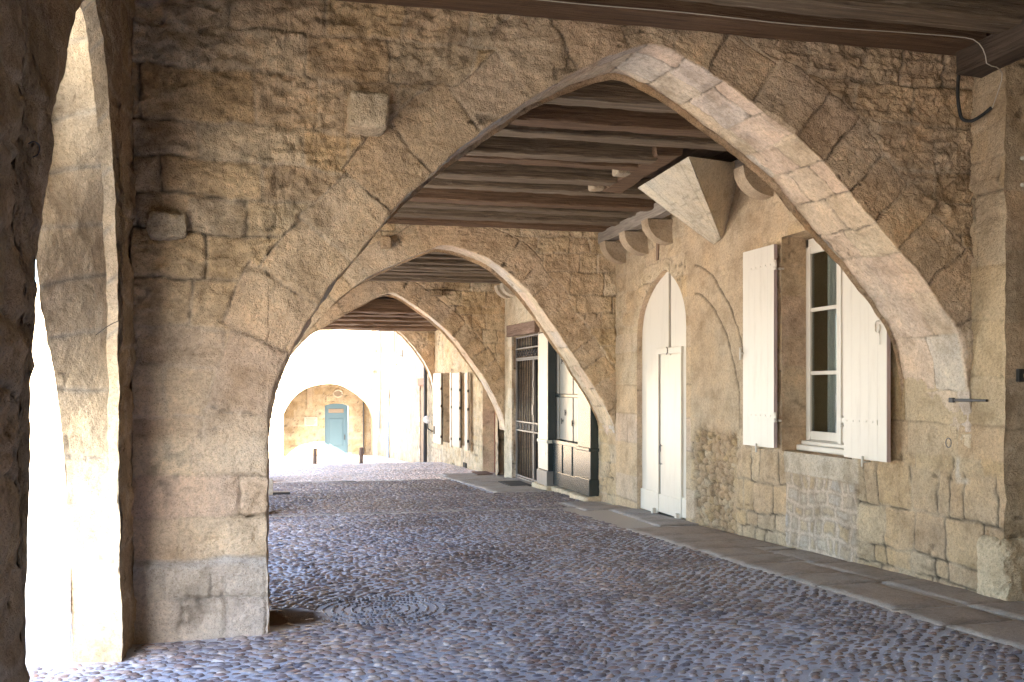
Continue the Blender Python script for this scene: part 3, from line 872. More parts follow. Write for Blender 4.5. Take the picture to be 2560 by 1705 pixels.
def right_surface(U, V, seed=601):
    """U = y along the street, V = z. Returns x offset towards the street (positive = out) and colour"""
    h, c, d = masonry(U, V, seed, 1.0, 0.014, 0.02, (0.2, 0.33), (0.26, 0.55), 0.5, [OCHRE, PALE * 0.95, TAN, PALE, OCHRE * 1.05, TAN * 1.05], warp=0.03)
    # big dressed blocks with open joints under and beside the window
    h2, c2, d2 = masonry(U, V, 651, 0.7, 0.045, 0.022, (0.13, 0.48), (0.14, 0.46), 1.0, [PALE * 0.95, TAN * 1.1, OCHRE, PALE * 0.8, UMB * 1.2], warp=0.035)
    deep = 1 - sst(0, 0.016, d2)
    c2 = c2 * (1 - 0.78 * (deep * sst(-.9, .1, vn(U * 6, V * 6, 0, 41)))[..., None])
    m = (sst(-0.60, -0.68, V) * sst(9.95, 9.75, U + 0.08 * vn(U * 5, V * 5, 0, 4)))
    h = h * (1 - m) + h2 * m; c = c * (1 - m[..., None]) + c2 * m[..., None]
    # smooth plaster skin between door and window
    m = sst(9.35, 9.6, U) * sst(11.2, 11.1, U) * sst(-0.55, -0.30, V + 0.12 * vn(U * 3, V * 3, 0, 6))
    lump = 0.012 * fbm(U * 3, V * 3, 0, 3, 61) + 0.006 * fbm(U * 14, V * 9, 0, 3, 62)
    pc = np.array([0.50, 0.395, 0.27]) * (1 + 0.10 * fbm(U * 2, V * 2, 0, 3, 63))[..., None]
    hol = sst(0.45, 0.8, vn(U * 11, V * 8, 0, 64)) * 0.010
    h = h * (1 - m * .85) + (lump - hol) * m * .85; c = c * (1 - m * .8)[..., None] + pc * (m * .8)[..., None]
    # plaster above the door and window
    m = sst(1.5, 1.62, V) * 0.55
    h = h * (1 - m) + lump * m; c = c * (1 - m[..., None]) + pc * m[..., None]
    # blind arch left of the window: two grooves
    for cur, ss in ((bo, bos), (bi, bis)):
        dd, _ = arch_dist(U, V, cur, ss)
        g = 1 - sst(0.004, 0.022, dd + 0.005 * vn(U * 20, V * 20, 0, 3))
        h = h - 0.018 * g; c = c * (1 - 0.6 * g[..., None])
    # inside of the ring a trace of relief
    ringm = (arch_dist(U, V, bo, bos)[0] < 0.2) & (U > 9.58) & (arch_dist(U, V, bi, bis)[0] < 0.26)
    h = h + np.where(ringm, 0.004, 0)
    # loose rubble core showing low between door and window
    f1, f21, idd = cells(U + 0.02 * vn(U * 9, V * 9, 0, 3), V, 71, 0.115, 0.085)
    m = sst(9.80, 9.95, U + 0.1 * vn(V * 4, U * 4, 0, 2)) * sst(11.02, 10.9, U) * sst(-0.48, -0.62, V + 0.1 * vn(U * 4, V * 4, 0, 9))
    rh = -0.055 + 0.055 * np.sqrt(np.clip(f21, 0, 1)) + 0.05 * (hsh(idd, 5) - 0.5)
    rc = palette(hsh(idd, 6), [OCHRE * 0.9, TAN, UMB * 1.1, PALE * 0.85]) * (0.55 + 0.45 * sst(0, 0.22, f21))[..., None]
    h = h * (1 - m) + rh * m; c = c * (1 - m[..., None]) + rc * m[..., None]
    # door surround in smooth dressed blocks
    dj = np.where(U > 12.84, U - 12.84, np.where(U < 11.19, 11.19 - U, 0))
    qd, qi = coursed(U, V, 81, (0.34, 0.5), (5, 6), 0.004)
    wq = 0.20 + 0.14 * (hsh(qi // 1000, 3) > 0.5)
    m = ((dj < np.where(U < 11.19, wq * 0.75, 0.86)) & (V < 0.75) & (U > 10.9)).astype(float)
    qh = 0.006 - 0.010 * (1 - sst(0, 0.010, qd)) + 0.003 * fbm(U * 10, V * 10, 0, 3, 5)
    qc = palette(hsh(qi // 1000, 8), [PINK, PALE * 0.95, TAN * 1.15]) * (1 - 0.35 * (1 - sst(0, 0.008, qd)))[..., None]
    h = h * (1 - m) + qh * m; c = c * (1 - m[..., None]) + qc * m[..., None]
    # window dressing to the right: large smooth ashlar
    qd, qi = coursed(U, V, 84, (0.30, 0.46), (0.5, 0.8), 0.006)
    m = (sst(7.66, 7.60, U) * sst(5.0, 6.1, U + 1) * sst(-0.55, -0.5, V) * sst(1.25, 1.1, V))
    qh = -0.010 * (1 - sst(0, 0.012, qd)) + 0.004 * fbm(U * 8, V * 8, 0, 3, 7)
    qc = palette(hsh(qi, 8), [OCHRE * 1.05, PALE * 0.95, TAN * 1.15]) * (1 - 0.35 * (1 - sst(0, 0.010, qd)))[..., None]
    h = h * (1 - m) + qh * m; c = c * (1 - m[..., None]) + qc * m[..., None]
    # infill of rounded stones in pale mortar under the sill, and the sill block
    dq, idd = coursed(U, V, 96, (0.12, 0.18), (0.09, 0.24), 0.04, 2.6)
    f1 = .42 - dq * 6 + 0.05 * vn(U * 25, V * 25, 0, 4)
    st = 1 - sst(0.16, 0.28, f1)
    m = sst(7.57, 7.59, U) * sst(8.81, 8.79, U) * sst(-0.852, -0.858, V) * sst(-1.60, -1.55, V)
    rh = 0.003 + 0.007 * st + 0.004 * fbm(U * 16, V * 16, 0, 4, 8)
    sc_ = palette(hsh(idd, 7), [GREY * .95, PALE * 0.8, OCHRE * .9, PALE * .9, GREY, OCHRE * .85])
    rc = np.array([0.60, 0.50, 0.39]) * (1 - 0.75 * st[..., None]) + sc_ * 0.75 * st[..., None]
    edge = np.exp(-((f1 - 0.27) / 0.06) ** 2)
    rc = rc * (1 - 0.34 * edge[..., None])
    h = h * (1 - m) + rh * m; c = c * (1 - m[..., None]) + rc * m[..., None]
    m = sst(7.555, 7.565, U) * sst(8.825, 8.815, U) * sst(-0.855, -0.848, V) * sst(-0.60, -0.62, V)
    h = h * (1 - m) + (0.008 + 0.004 * fbm(U * 12, V * 12, 0, 4, 9)) * m
    c = c * (1 - m[..., None]) + np.array([0.60, 0.53, 0.42]) * m[..., None]
    # white splash of mortar near the arch foot
    m = np.exp(-(((U - 6.29 + 0.12 * np.clip(-0.62 - V, 0, 1)) / 0.035) ** 4 + ((V + 0.62) / 0.09) ** 4)) * 0.9
    m2 = np.exp(-(((U - 6.24) / 0.07) ** 4 + ((V + 0.70) / 0.02) ** 4)) * 0.9
    m = np.maximum(m, m2)
    c = c * (1 - m[..., None]) + np.array([0.62, 0.56, 0.46]) * m[..., None]
    return h, c

def right_patch(S, us, lo, hi, dz=0.016, amp=0.009, rects=()):
    U, V = stripgrid(us, lo, hi, max(3, int(abs(np.max(hi) - np.min(lo)) / dz)))
    h, c = right_surface(U, V)
    ed = np.full(U.shape, 9.0)
    # distance to window opening / door
    dx = np.maximum(np.maximum(7.66 - U, U - 8.88), 0); dz_ = np.maximum(np.maximum(-0.64 - V, V - 1.50), 0)
    ed = np.minimum(ed, np.hypot(dx, dz_))
    dx = np.maximum(np.maximum(11.19 - U, U - 12.84), 0)
    ed = np.minimum(ed, np.where(V < 0.65, dx, arch_dist(U, V, DCUR, DCS)[0]))
    h = h * sst(-0.01, 0.05, ed)
    P = np.stack([np.full_like(U, 5.0), U, V], -1)
    P = wob(P, amp * 0.8) 
    k = sst(0.0, 0.04, ed)[..., None]
    P = P * k + np.stack([np.full_like(U, 5.0), U, V], -1) * (1 - k)
    P[..., 0] -= h
    S.grid(P, c, True)

DCUR, DCS = curve_resample(DOOR, 220)
house = empty('stone_house', (5.1, 10, G(10)), "stone house front on the right between the first two arches with a pointed white door", 'house')
S = Sheets()
ZT = 2.7
right_patch(S, cols_even(5.81, 7.66, 0.016), -1.62, ZT, 0.0155)
right_patch(S, cols_even(7.66, 8.88, 0.016), -1.66, -0.64, 0.014)
right_patch(S, cols_even(7.66, 8.88, 0.018), 1.50, ZT, 0.016)
right_patch(S, cols_even(8.88, 11.19, 0.018), -1.73, ZT, 0.0165)
right_patch(S, DCUR[::-1, 0] + np.linspace(0, 1e-5, len(DCUR)), DCUR[::-1, 1], ZT, 0.02)
right_patch(S, cols_even(12.84, 14.45, 0.022), -1.85, ZT, 0.02)
S.build('wall', M['stone'], house)

def reveal(name, pts, x0, x1, parent, seed=5, mat=M['smooth'], cols=None, step=0.02, rough=0.5):
    """side faces of an opening: pts = polyline in (y,z), from x0 to x1"""
    L = sum(math.dist(pts[i], pts[i + 1]) for i in range(len(pts) - 1))
    P2 = []
    for i in range(len(pts) - 1):
        n = max(2, int(math.dist(pts[i], pts[i + 1]) / step))
        for k in range(n): P2.append([pts[i][j] + (pts[i + 1][j] - pts[i][j]) * k / n for j in (0, 1)])
    P2.append(list(pts[-1])); cu = np.array(P2)
    tg = np.gradient(cu, axis=0); nr = np.stack([-tg[:, 1], tg[:, 0]], -1); nr /= np.linalg.norm(nr, axis=1)[:, None] + 1e-9
    s = np.r_[0, np.cumsum(np.linalg.norm(np.diff(cu, axis=0), axis=1))]
    w_ = np.linspace(0, abs(x1 - x0), max(4, int(abs(x1 - x0) / step)))
    SS, WW = np.meshgrid(s, w_, indexing='ij')
    h, c, d = masonry(WW + seed, SS, seed, rough, 0.008, 0.014, (0.26, 0.42), (0.5, 0.9), 0.6, cols or [PALE * 0.9, TAN * 1.1, PINK], warp=0.01)
    h = h * sst(0, 0.04, WW)
    P = np.stack([x0 + WW * np.sign(x1 - x0), cu[:, 0][:, None] + h * nr[:, 0][:, None], cu[:, 1][:, None] + h * nr[:, 1][:, None]], -1)
    S_ = Sheets(); S_.grid(P, c, False)
    return S_.build(name, mat, parent)

# --- window
reveal('window_reveal', [(8.88, -0.64), (8.88, 1.50), (7.66, 1.50), (7.66, -0.64), (8.88, -0.64)], 5.0, 5.31, house, 31)
XW = 5.27
fr = []
yA, yB, zA, zB = 7.66, 8.88, -0.60, 1.48
ft = 0.055
fr += [(XW, XW + .06, yA, yB, zA, zA + .07), (XW, XW + .06, yA, yB, zB - ft - .03, zB), (XW, XW + .06, yB - ft, yB, zA, zB), (XW, XW + .06, yA, yA + ft, zA, zB)]
window = boxes('window', fr, M['white'], house, 0.006)
ym = 8.23
def sash(y0, y1):
    L = []
    x0, x1 = XW - .018, XW + .03
    st = 0.062
    z0, z1 = zA + .075, zB - .085
    L += [(x0, x1, y0, y0 + st, z0, z1), (x0, x1, y1 - st, y1, z0, z1), (x0 + .002, x1 - .002, y0 + st, y1 - st, z0, z0 + .085), (x0 + .002, x1 - .002, y0 + st, y1 - st, z1 - .07, z1)]
    for zz in (0.215, 0.835 - 0.0):
        pass
    zb = [z0 + (z1 - z0) * .345, z0 + (z1 - z0) * .672]
    for z in zb: L.append((x0 + .006, x1 - .004, y0 + st, y1 - st, z - .019, z + .019))
    boxes('sash', L, M['white'], window, 0.006)
    zz = [z0 + .085] + zb + [z1 - .07]
    for k in range(3):
        a = zz[k] + (.019 if k else 0); b = zz[k + 1] - (.019 if k < 2 else 0)
        boxes('pane', [(XW + .004, XW + .008, y0 + st, y1 - st, a, b)], M['glass'], window, 0)
sash(ym + .012, yB - ft + .004)
sash(yA + ft - .004, ym - .012)
boxes('meeting_stile', [(XW - .035, XW + .0, ym - .028, ym + .028, zA + .05, zB - .07)], M['white'], window, 0.01)
boxes('window_ledge', [(XW - .11, XW + .02, yA + .0, yB - .0, zA - .035, zA + .022), (XW - .06, XW + .02, yA + .01, yB - .01, zA + .022, zA + .062)], M['white'], window, 0.012)
# room behind
bm = bmesh.new()
for (a, b, c_, d_, e_, f_) in [(5.8, 5.85, 6.6, 9.9, -1.2, 2.3), (5.4, 7.2, 9.9, 9.95, -1.2, 2.3), (5.32, 5.8, 8.90, 8.93, -1.2, 1.6), (5.55, 5.58, 8.3, 8.93, -1.2, 1.6), (5.4, 7.2, 6.55, 6.6, -1.2, 2.3), (5.4, 7.2, 6.6, 9.9, 2.3, 2.35), (5.4, 7.2, 6.6, 9.9, -1.25, -1.2)]:
    add_box(bm, a, b, c_, d_, e_, f_)
bm_obj('room', bm, M['room'], house)
# curtain: a wavy sheet
Sx = Sheets()
yy = np.linspace(7.7, 8.62, 80); zz = np.linspace(-.6, 1.6, 12)
Yc, Zc = np.meshgrid(yy, zz, indexing='ij')
Sx.grid(np.stack([5.345 + 0.015 * np.sin(Yc * 60) + 0.01 * np.sin(Yc * 23), Yc, Zc], -1), (0.4, 0.42, 0.4))
Sx.build('curtain', M['curtain'], house)

# --- shutters
def shutter(yh, yf, xh, xf, z0, z1, with_top=True, latch=False, label=None):
    """a board shutter leaf from hinge (yh, xh) to free edge (yf, xf)"""
    d = Vector((xf - xh, yf - yh, 0)); L = d.length; d.normalize(); nrm = Vector((-abs(d.y), d.x * (1 if d.y > 0 else -1) * -1, 0)).normalized()
    if nrm.x > 0: nrm = -nrm
    T = 0.038
    bm = bmesh.new(); nb = 5
    for k in range(nb):
        a = L * k / nb + 0.0006; b = L * (k + 1) / nb - 0.0006
        vs8 = []
        for (t_, n_, z_) in [(a, 0, z0), (b, 0, z0), (b, T, z0), (a, T, z0), (a, 0, z1), (b, 0, z1), (b, T, z1), (a, T, z1)]:
            p = Vector((xh, yh, 0)) + d * t_ + nrm * n_; vs8.append(bm.verts.new((p.x, p.y, z_)))
        for f in ((0, 3, 2, 1), (4, 5, 6, 7), (0, 1, 5, 4), (1, 2, 6, 5), (2, 3, 7, 6), (3, 0, 4, 7)): bm.faces.new([vs8[i] for i in f])
    bmesh.ops.recalc_face_normals(bm, faces=bm.faces)
    sh = bm_obj('shutter', bm, [M['white'], M['pinkedge']], house)
    for p in sh.data.polygons:
        if p.normal.y < -0.8: p.material_index = 1
    if label: sh['label'] = label
    def P(t, n, z): p = Vector((xh, yh, 0)) + d * t + nrm * n; return (p.x, p.y, z)
    for zz in ([z0 + .30, z1 - .22] if with_top else [z0 + .28]):
        bm = bmesh.new()
        a, b = -0.03, 0.80 * L
        vs8 = [bm.verts.new(P(t_, n_, z_)) for (t_, n_, z_) in [(a, T, zz), (b, T, zz), (b, T + .006, zz), (a, T + .006, zz), (a, T, zz + .042), (b, T, zz + .042), (b, T + .006, zz + .042), (a, T + .006, zz + .042)]]
        for f in ((0, 3, 2, 1), (4, 5, 6, 7), (0, 1, 5, 4), (1, 2, 6, 5), (2, 3, 7, 6), (3, 0, 4, 7)): bm.faces.new([vs8[i] for i in f])
        for k in range(5):
            t_ = b * (k + .6) / 5.2
            cyl_between(bm, P(t_, T + .004, zz + .021), P(t_, T + .012, zz + .021), 0.008, 6)
        cyl_between(bm, P(-0.032, T + .0, zz - .02), P(-0.032, T + .0, zz + .06), 0.014, 8)
        cyl_between(bm, P(-0.032, T + .0, zz - .04), P(-0.032, T + .0, zz - .022), 0.017, 8)
        add_box(bm, 4.975, 5.03, yh - .02 if yf > yh else yh - .012, yh + .012 if yf > yh else yh + .02, zz - .035, zz - .015)
        bmesh.ops.recalc_face_normals(bm, faces=bm.faces)
        bm_obj('strap_hinge', bm, M['white'], sh)
    # little stop under the leaf
    bm = bmesh.new()
    t_ = L * 0.5
    cyl_between(bm, P(t_, -0.02, z0 - .02), P(t_, T + .02, z0 - .02), 0.008, 6)
    cyl_between(bm, P(t_, T + .02, z0 - .06), P(t_, T + .02, z0 + .03), 0.011, 8)
    bm_obj('shutter_stop', bm, M['whitemetal'], sh)
    if latch:
        zc = (z0 + z1) / 2 + .09
        bm = bmesh.new()
        tube_bm(bm, [P(L * .82 + .05 * math.cos(a) * .7, T + .012, zc + .05 * math.sin(a)) for a in [R(x) for x in range(60, 400, 20)]], 0.007, 6)
        cyl_between(bm, P(L * .84, T, zc - .03), P(L * .84, T + .02, zc - .03), 0.012, 6)
        cyl_between(bm, P(L * .87, T + .012, zc - .05), P(L * .88, T + .012, zc - .15), 0.004, 5)
        bm_obj('latch_hook', bm, M['whitemetal'], sh)
    else:
        zc = (z0 + z1) / 2 - .05
        bm = bmesh.new()
        cyl_between(bm, P(L * 1.0, -.02, zc), P(L * 1.0, T + .04, zc), 0.014, 6)
        cyl_between(bm, P(L * 1.0, T + .03, zc - .07), P(L * 1.0, T + .03, zc + .06), 0.013, 8)
        bm_obj('shutter_catch', bm, M['whitemetal'], sh)
    return sh
shutter(8.90, 9.53, 4.965, 4.950, -0.615, 1.43, label="white shutter leaf left of the window, folded flat against the wall")
shutter(7.66, 7.00, 4.955, 4.925, -0.615, 1.43, latch=True, label="white shutter leaf right of the window, partly cut off by the arch")

# --- tall pointed door
reveal('door_reveal', [(12.84, -1.85), (12.84, .65)] + [tuple(p) for p in DCUR[1:-1:4]] + [(11.19, .65), (11.19, -1.85)], 5.0, 5.16, house, 41, rough=0.3)
XD = 5.075
def pointed_panel(bm, ya, yb, zlo, x0, x1):
    """slab of the door between ya<yb, following the pointed curve"""
    cu = DCUR[::-1]
    ys = [ya] + [y for y in np.linspace(11.19, 12.84, 80) if ya < y < yb] + [yb]
    top = np.interp(ys, cu[:, 0] + np.linspace(0, 1e-6, len(cu)), cu[:, 1])
    fv = [bm.verts.new((x0, y, zlo)) for y in (ys[0], ys[-1])]
    front = [bm.verts.new((x0, ys[0], zlo))] + [bm.verts.new((x0, y, z + .02)) for y, z in zip(ys, top)] + [bm.verts.new((x0, ys[-1], zlo))]
    back = [bm.verts.new((x1, v.co.y, v.co.z)) for v in front]
    bm.faces.new(front); bm.faces.new(back[::-1])
    for i in range(len(front)):
        j = (i + 1) % len(front)
        bm.faces.new((front[i], back[i], back[j], front[j]))
    for v in fv: bm.verts.remove(v)
zb = -1.66
bm = bmesh.new()
pointed_panel(bm, 11.855, 12.86, zb, XD, XD + .05)
pointed_panel(bm, 11.17, 11.835, zb + .02, XD, XD + .05)
bmesh.ops.recalc_face_normals(bm, faces=bm.faces)
door = bm_obj('door', bm, M['white'], house)
door['label'] = "tall white painted door with a pointed head"
boxes('cover_strip', [(XD - .028, XD - .001, 11.85, 11.90, 0.50, 1.48)], M['white'], door, 0.006)
# wicket: raised frame and leaf
wy0, wy1, wzt = 11.44, 12.23, 0.44
boxes('wicket_frame', [(XD - .035, XD - .001, wy0, wy0 + .075, zb, wzt), (XD - .035, XD - .001, wy1 - .055, wy1, zb, wzt), (XD - .037, XD - .002, wy0 - .01, wy1 + .01, wzt - .01, wzt + .07),
                       (XD - .022, XD - .001, wy0 + .075, wy0 + .095, zb + .22, wzt - .02)], M['white'], door, 0.008)
wk = boxes('wicket', [(XD - .012, XD + .02, wy0 + .10, wy1 - .07, zb + .03, wzt - .03)], M['white'], door, 0.004)
boxes('kick_board', [(XD - .028, XD - .013, wy0 + .09, wy1 - .055, zb, zb + .235), (XD - .028, XD - .001, wy1 + .004, 12.83, zb - .03, zb + .25), (XD - .028, XD - .001, 11.2, wy0 - .004, zb + .02, zb + .27)], M['white'], door, 0.006)
bm = bmesh.new()
cyl_between(bm, (XD - .045, 12.10, -.78), (XD - .045, 12.10, -1.02), 0.007, 6)
cyl_between(bm, (XD - .0, 12.10, -.78), (XD - .045, 12.10, -.78), 0.007, 6)
cyl_between(bm, (XD - .0, 12.10, -1.02), (XD - .045, 12.10, -1.02), 0.007, 6)
add_box(bm, XD - .018, XD - .004, 12.135, 12.16, -.86, -.76)
bm_obj('door_handle', bm, M['irongrey'], door)
boxes('shadow_gap', [(XD - .0125, XD - .0118, wy1 - .072, wy1 - .060, zb + .24, wzt - .03)], M['void'], door, 0)  # thin dark strip painted as the shade between wicket and frame
bm = bmesh.new()
tube_bm(bm, [(XD - .045, 11.88 + .04 * math.cos(R(a)), 0.47 + .045 * math.sin(R(a))) for a in range(90, 290, 20)], 0.008, 6)
bm_obj('hook', bm, M['irongrey'], door)
for y_ in (11.50, 12.28):
    rough_block('door_stop', 4.99, 5.05, y_ - .03, y_ + .035, G(y_) - .02, G(y_) + .085, "small white iron stop at the foot of the tall white door, %s" % ("right hand one" if y_ < 12 else "left hand one"), M['whitemetal'], PALE, None, 5, 3, 0.001, 'door stop')
boxes('door_back', [(5.19, 5.25, 11.0, 13.0, -1.9, 1.6)], M['void'], house, 0)

# --- corbels and wall plate
def corbel(y, z, sc_=1.0, pr=0.34):
    bm = bmesh.new(); w2 = 0.11 * sc_
    prof = [(5.05, z)] + [(5.0 - pr * math.cos(R(a)) , z - 0.30 * sc_ * math.sin(R(a))) for a in range(0, 91, 9)] + [(5.05, z - .30 * sc_)]
    prof.insert(1, (5.0 - pr, z))
    a = [bm.verts.new((x, y - w2, zz)) for x, zz in prof]; b = [bm.verts.new((x, y + w2, zz)) for x, zz in prof]
    bm.faces.new(a[::-1]); bm.faces.new(b)
    for i in range(len(a)):
        j = (i + 1) % len(a); bm.faces.new((a[i], a[j], b[j], b[i]))
    bmesh.ops.bevel(bm, geom=[e for e in bm.edges], offset=.008, segments=1, affect='EDGES')
    bm_obj('corbel', bm, M['stone_warm'], house)
for y, z in ((13.35, 2.08), (12.55, 2.10), (11.72, 2.13), (9.15, 2.24)): corbel(y, z)

def beam(name, p0, p1, w, h, mat, parent=None, seed=1, amp=0.012, n=120, edge=0.25):
    """a hand hewn beam between two points (axis x or y)"""
    p0, p1 = np.array(p0, float), np.array(p1, float)
    L = np.linalg.norm(p1 - p0); d = (p1 - p0) / L
    side = np.array([-d[1], d[0], 0]); up = np.array([0, 0, 1.0])
    # rounded rectangle ring
    ring = []
    for sx, sz in ((-1, -1), (1, -1), (1, 1), (-1, 1)):
        pass
    pr = [(-1, -.86), (-.86, -1), (-.4, -1), (0, -1), (.4, -1), (.86, -1), (1, -.86), (1, -.4), (1, 0), (1, .5), (1, .95), (.9, 1), (-.9, 1), (-1, .95), (-1, .5), (-1, 0), (-1, -.4)]
    T = np.linspace(0, 1, n)
    V = np.zeros((n, len(pr), 3))
    for j, (a, b) in enumerate(pr):
        base = p0[None] + T[:, None] * (p1 - p0)[None] + side * a * w / 2 + up * b * h / 2
        nn = fbm(T * L * 1.2, np.full(n, j * .35), seed, 4, seed) * amp + fbm(T * L * 7, np.full(n, j * .9), seed, 3, seed + 5) * amp * (.9 if j in (0, 1, 5, 6) else .3)
        bow = 0.010 * np.sin(T * 3.1 + seed) 
        V[:, j] = base + (side * a + up * b) * nn[:, None] * .8 + up * bow[:, None]
    F = []
    m = len(pr)
    for i in range(n - 1):
        for j in range(m):
            F.append((i * m + j, i * m + (j + 1) % m, (i + 1) * m + (j + 1) % m, (i + 1) * m + j))
    bm = bmesh.new()
    vv = [bm.verts.new(p) for p in V.reshape(-1, 3)]
    for f in F: bm.faces.new([vv[i] for i in f])
    bm.faces.new([vv[j] for j in range(m)][::-1]); bm.faces.new([vv[(n - 1) * m + j] for j in range(m)])
    bmesh.ops.recalc_face_normals(bm, faces=bm.faces)
    return bm_obj(name, bm, mat, parent)
beam('wall_plate', (4.80, 13.75, 2.18), (4.80, 11.15, 2.24), .16, .17, M['beamgrey'], house, 3, .003)
beam('wall_plate', (4.84, 9.42, 2.31), (4.84, 6.9, 2.36), .16, .15, M['beamgrey'], house, 4, .003)

# --- flared stone chimney corbel hanging from the ceiling
def flared():
    Sf = Sheets()
    zt = 2.272; A = np.array([4.10, 10.50, zt]); B = np.array([4.03, 8.95, zt]); D = np.array([5.0, 9.72, 2.42]); E2 = np.array([5.0, 10.9, 2.40])
    T1 = np.array([4.98, 10.18, 1.68]); T2 = np.array([4.98, 10.38, 1.64])
    def quad(p, q, r_, s_, seed, fan, cc):
        n, m = 60, 60
        a = np.linspace(0, 1, n)[:, None, None]; b = np.linspace(0, 1, m)[None, :, None]
        P = (p * (1 - a) + q * a) * (1 - b) + (s_ * (1 - a) + r_ * a) * b
        u = np.repeat(a[:, 0], m, 1)[:, :] if False else np.repeat(np.linspace(0, 1, n)[:, None], m, 1)
        v = np.repeat(np.linspace(0, 1, m)[None], n, 0)
        k = np.abs((u * fan) % 1 - .5); jl = 1 - sst(0.0, 0.07, .5 - k)
        rows = np.array([0.0, .42, .72, 1.0]); jr = np.min(np.abs(v[..., None] + 0.07 * (np.floor(u * fan) % 2)[..., None] - rows[1:3]), -1)
        jl = np.maximum(jl, 1 - sst(0.004, 0.014, jr)) if fan > 1 else jl * 0
        nr = np.cross(q - p, s_ - p); nr /= np.linalg.norm(nr)
        P = P - nr * (0.008 * jl)[..., None] + nr * (0.006 * fbm(u * 6, v * 6, seed, 4, seed))[..., None]
        c = cc * (1 + 0.10 * (hsh((np.floor(u * fan) * 7 + np.floor(v * 3)).astype(int), seed) - .5))[..., None] * (1 - 0.28 * jl)[..., None]
        Sf.grid(P, c)
    cc = np.array([.56, .50, .39])
    quad(A, B, T1, T2, 3, 6, cc)
    quad(B, D, T1 + np.array([.03, 0, 0]), T1, 4, 1, cc * .98)
    quad(E2, A, T2, T2 + np.array([.03, 0, 0]), 5, 1, cc * .98)
    Sf.build('chimney_corbel', M['smooth'], house)
flared()
beam('trimmer', (3.90, 10.80, 2.345), (3.84, 8.98, 2.345), .27, .15, M['beamred'], house, 6, n=40)
for y_ in (10.72, 9.90): rough_block('joist_end', 3.60, 3.76, y_ - .10, y_ + .10, 2.262, 2.42, None, M['smooth'], np.array([.36, .30, .22]), house, 10, 4, 0.004)

# --- little marks in that wall
boxes('wall_slot', [(4.985, 5.02, 12.05, 12.12, 1.67, 1.98)], M['brownboard'], house, 0.004)
tag(tube('iron_ring', [(4.955, 6.34 + .03 * math.cos(R(a)), -.42 + .035 * math.sin(R(a))) for a in range(0, 360, 24)], 0.004, M['irongrey'], seg=6, closed=True),
    "small rusty iron ring on the right hand wall under the arch foot", 'ring')
def irregular_strap():
    bm = bmesh.new()
    add_box(bm, 4.975, 4.992, 6.12, 6.34, -.11, -.088, 0.004)
    add_box(bm, 4.975, 4.992, 5.97, 6.13, -.107, -.09, 0.003)
    add_box(bm, 4.968, 4.992, 6.31, 6.36, -.118, -.082, 0.006)
    return bm_obj('iron_strap', bm, M['iron'])
tag(irregular_strap(), "rusty iron strap end let into the right hand wall at the arch foot", 'strap')

# --- near pilaster with the face turned to the camera
def near_house():
    root = empty('near_house', (5.6, 5.8, G(5.8)), "dark stone house corner at the right edge, turned towards the viewer", 'house')
    S = Sheets()
    U, V = stripgrid(cols_even(5.0, 6.6, 0.016), -1.62, 2.75, 270)
    h, c, d = masonry(U, V, 717, 0.6, 0.010, 0.016, (0.34, 0.5), (0.5, 0.9), 0.4, [PALE * 0.8, TAN, PALE * 0.7], warp=0.008)
    P = np.stack([U, np.full_like(U, 5.81), V], -1); 
    P = wob(P, 0.007)
    P[..., 1] -= h * sst(0, .04, U - 5.0)
    S.grid(P, c)
    U, V = stripgrid(cols_even(-1.0, 5.81, 0.12), -1.62, 2.75, 40)
    h, c, d = masonry(U, V, 718, 1.0)
    S.grid(np.stack([6.6 - h, U, V], -1), c, True)
    S.build('wall', M['stone'], root)
near_house()
rough_block('base_stone', 4.955, 5.25, 5.765, 6.06, G(5.8) - .1, -1.06, "pale broken base stone at the foot of the right hand house corner", M['stone'], PALE * 1.1, None, 34, 21, 0.012)
it = empty('intercom', (5.12, 5.79, .08), "small black intercom plate at the right edge", 'intercom')
boxes('case', [(5.075, 5.20, 5.765, 5.795, .035, .125)], M['rubber'], it, 0.005)
bm = bmesh.new(); tube_bm(bm, [(5.135 + .022 * math.cos(R(a)), 5.76, .08 + .022 * math.sin(R(a))) for a in range(0, 360, 24)], .005, 6, True)
bm_obj('ring', bm, M['brass'], it)
bm = bmesh.new(); cyl_between(bm, (5.135, 5.765, .08), (5.135, 5.755, .08), 0.008, 10); bm_obj('button', bm, M['irongrey'], it)
for z_, nm in ((1.595, "upper"), (1.41, "lower")):
    o = tube('wooden_peg', [(5.075, 5.74, z_ - .01), (5.20, 5.74, z_ + .012)], 0.014, M['cablew'], seg=8)
    tag(o, "%s of two pale round pegs on the wall at the right edge" % nm, 'peg')

# ------------------------------------------------------------------ gate and shopfront between arches two and three
shop = empty('shop_house', (5.1, 17.5, G(17.5)), "cream plastered house with an iron gate and a black wooden shopfront, beyond the second arch", 'house')
SHD = [(17.55, .0), (17.5, .35), (17.3, .75), (17.0, 1.1), (16.6, 1.4), (16.15, 1.62), (15.7, 1.5), (15.3, 1.2), (15.0, .9), (14.75, .5), (14.6, .0)]
scu, scs = curve_resample(SHD, 120)
S = Sheets()
def shop_patch(us, lo, hi, dz=0.03):
    U, V = stripgrid(us, lo, hi, max(3, int((np.max(hi) - np.min(lo)) / dz)))
    h, c, d = masonry(U, V, 801, 0.6, 0.008, 0.02, fill=.2, cols=[PALE * 1.05, PALE * 1.15, PALE])
    cream = np.array([.55, .48, .36]) * (1 + .06 * fbm(U * 2, V * 2, 0, 3, 8))[..., None]
    c = c * .35 + cream * .65
    P = np.stack([5.0 - h * .5, U, V], -1); S.grid(P, c, True)
shop_patch(cols_even(14.40, 14.6, .04), -1.95, 2.6)
shop_patch(scu[::-1, 0] + np.linspace(0, 1e-5, 120), scu[::-1, 1], 2.6)
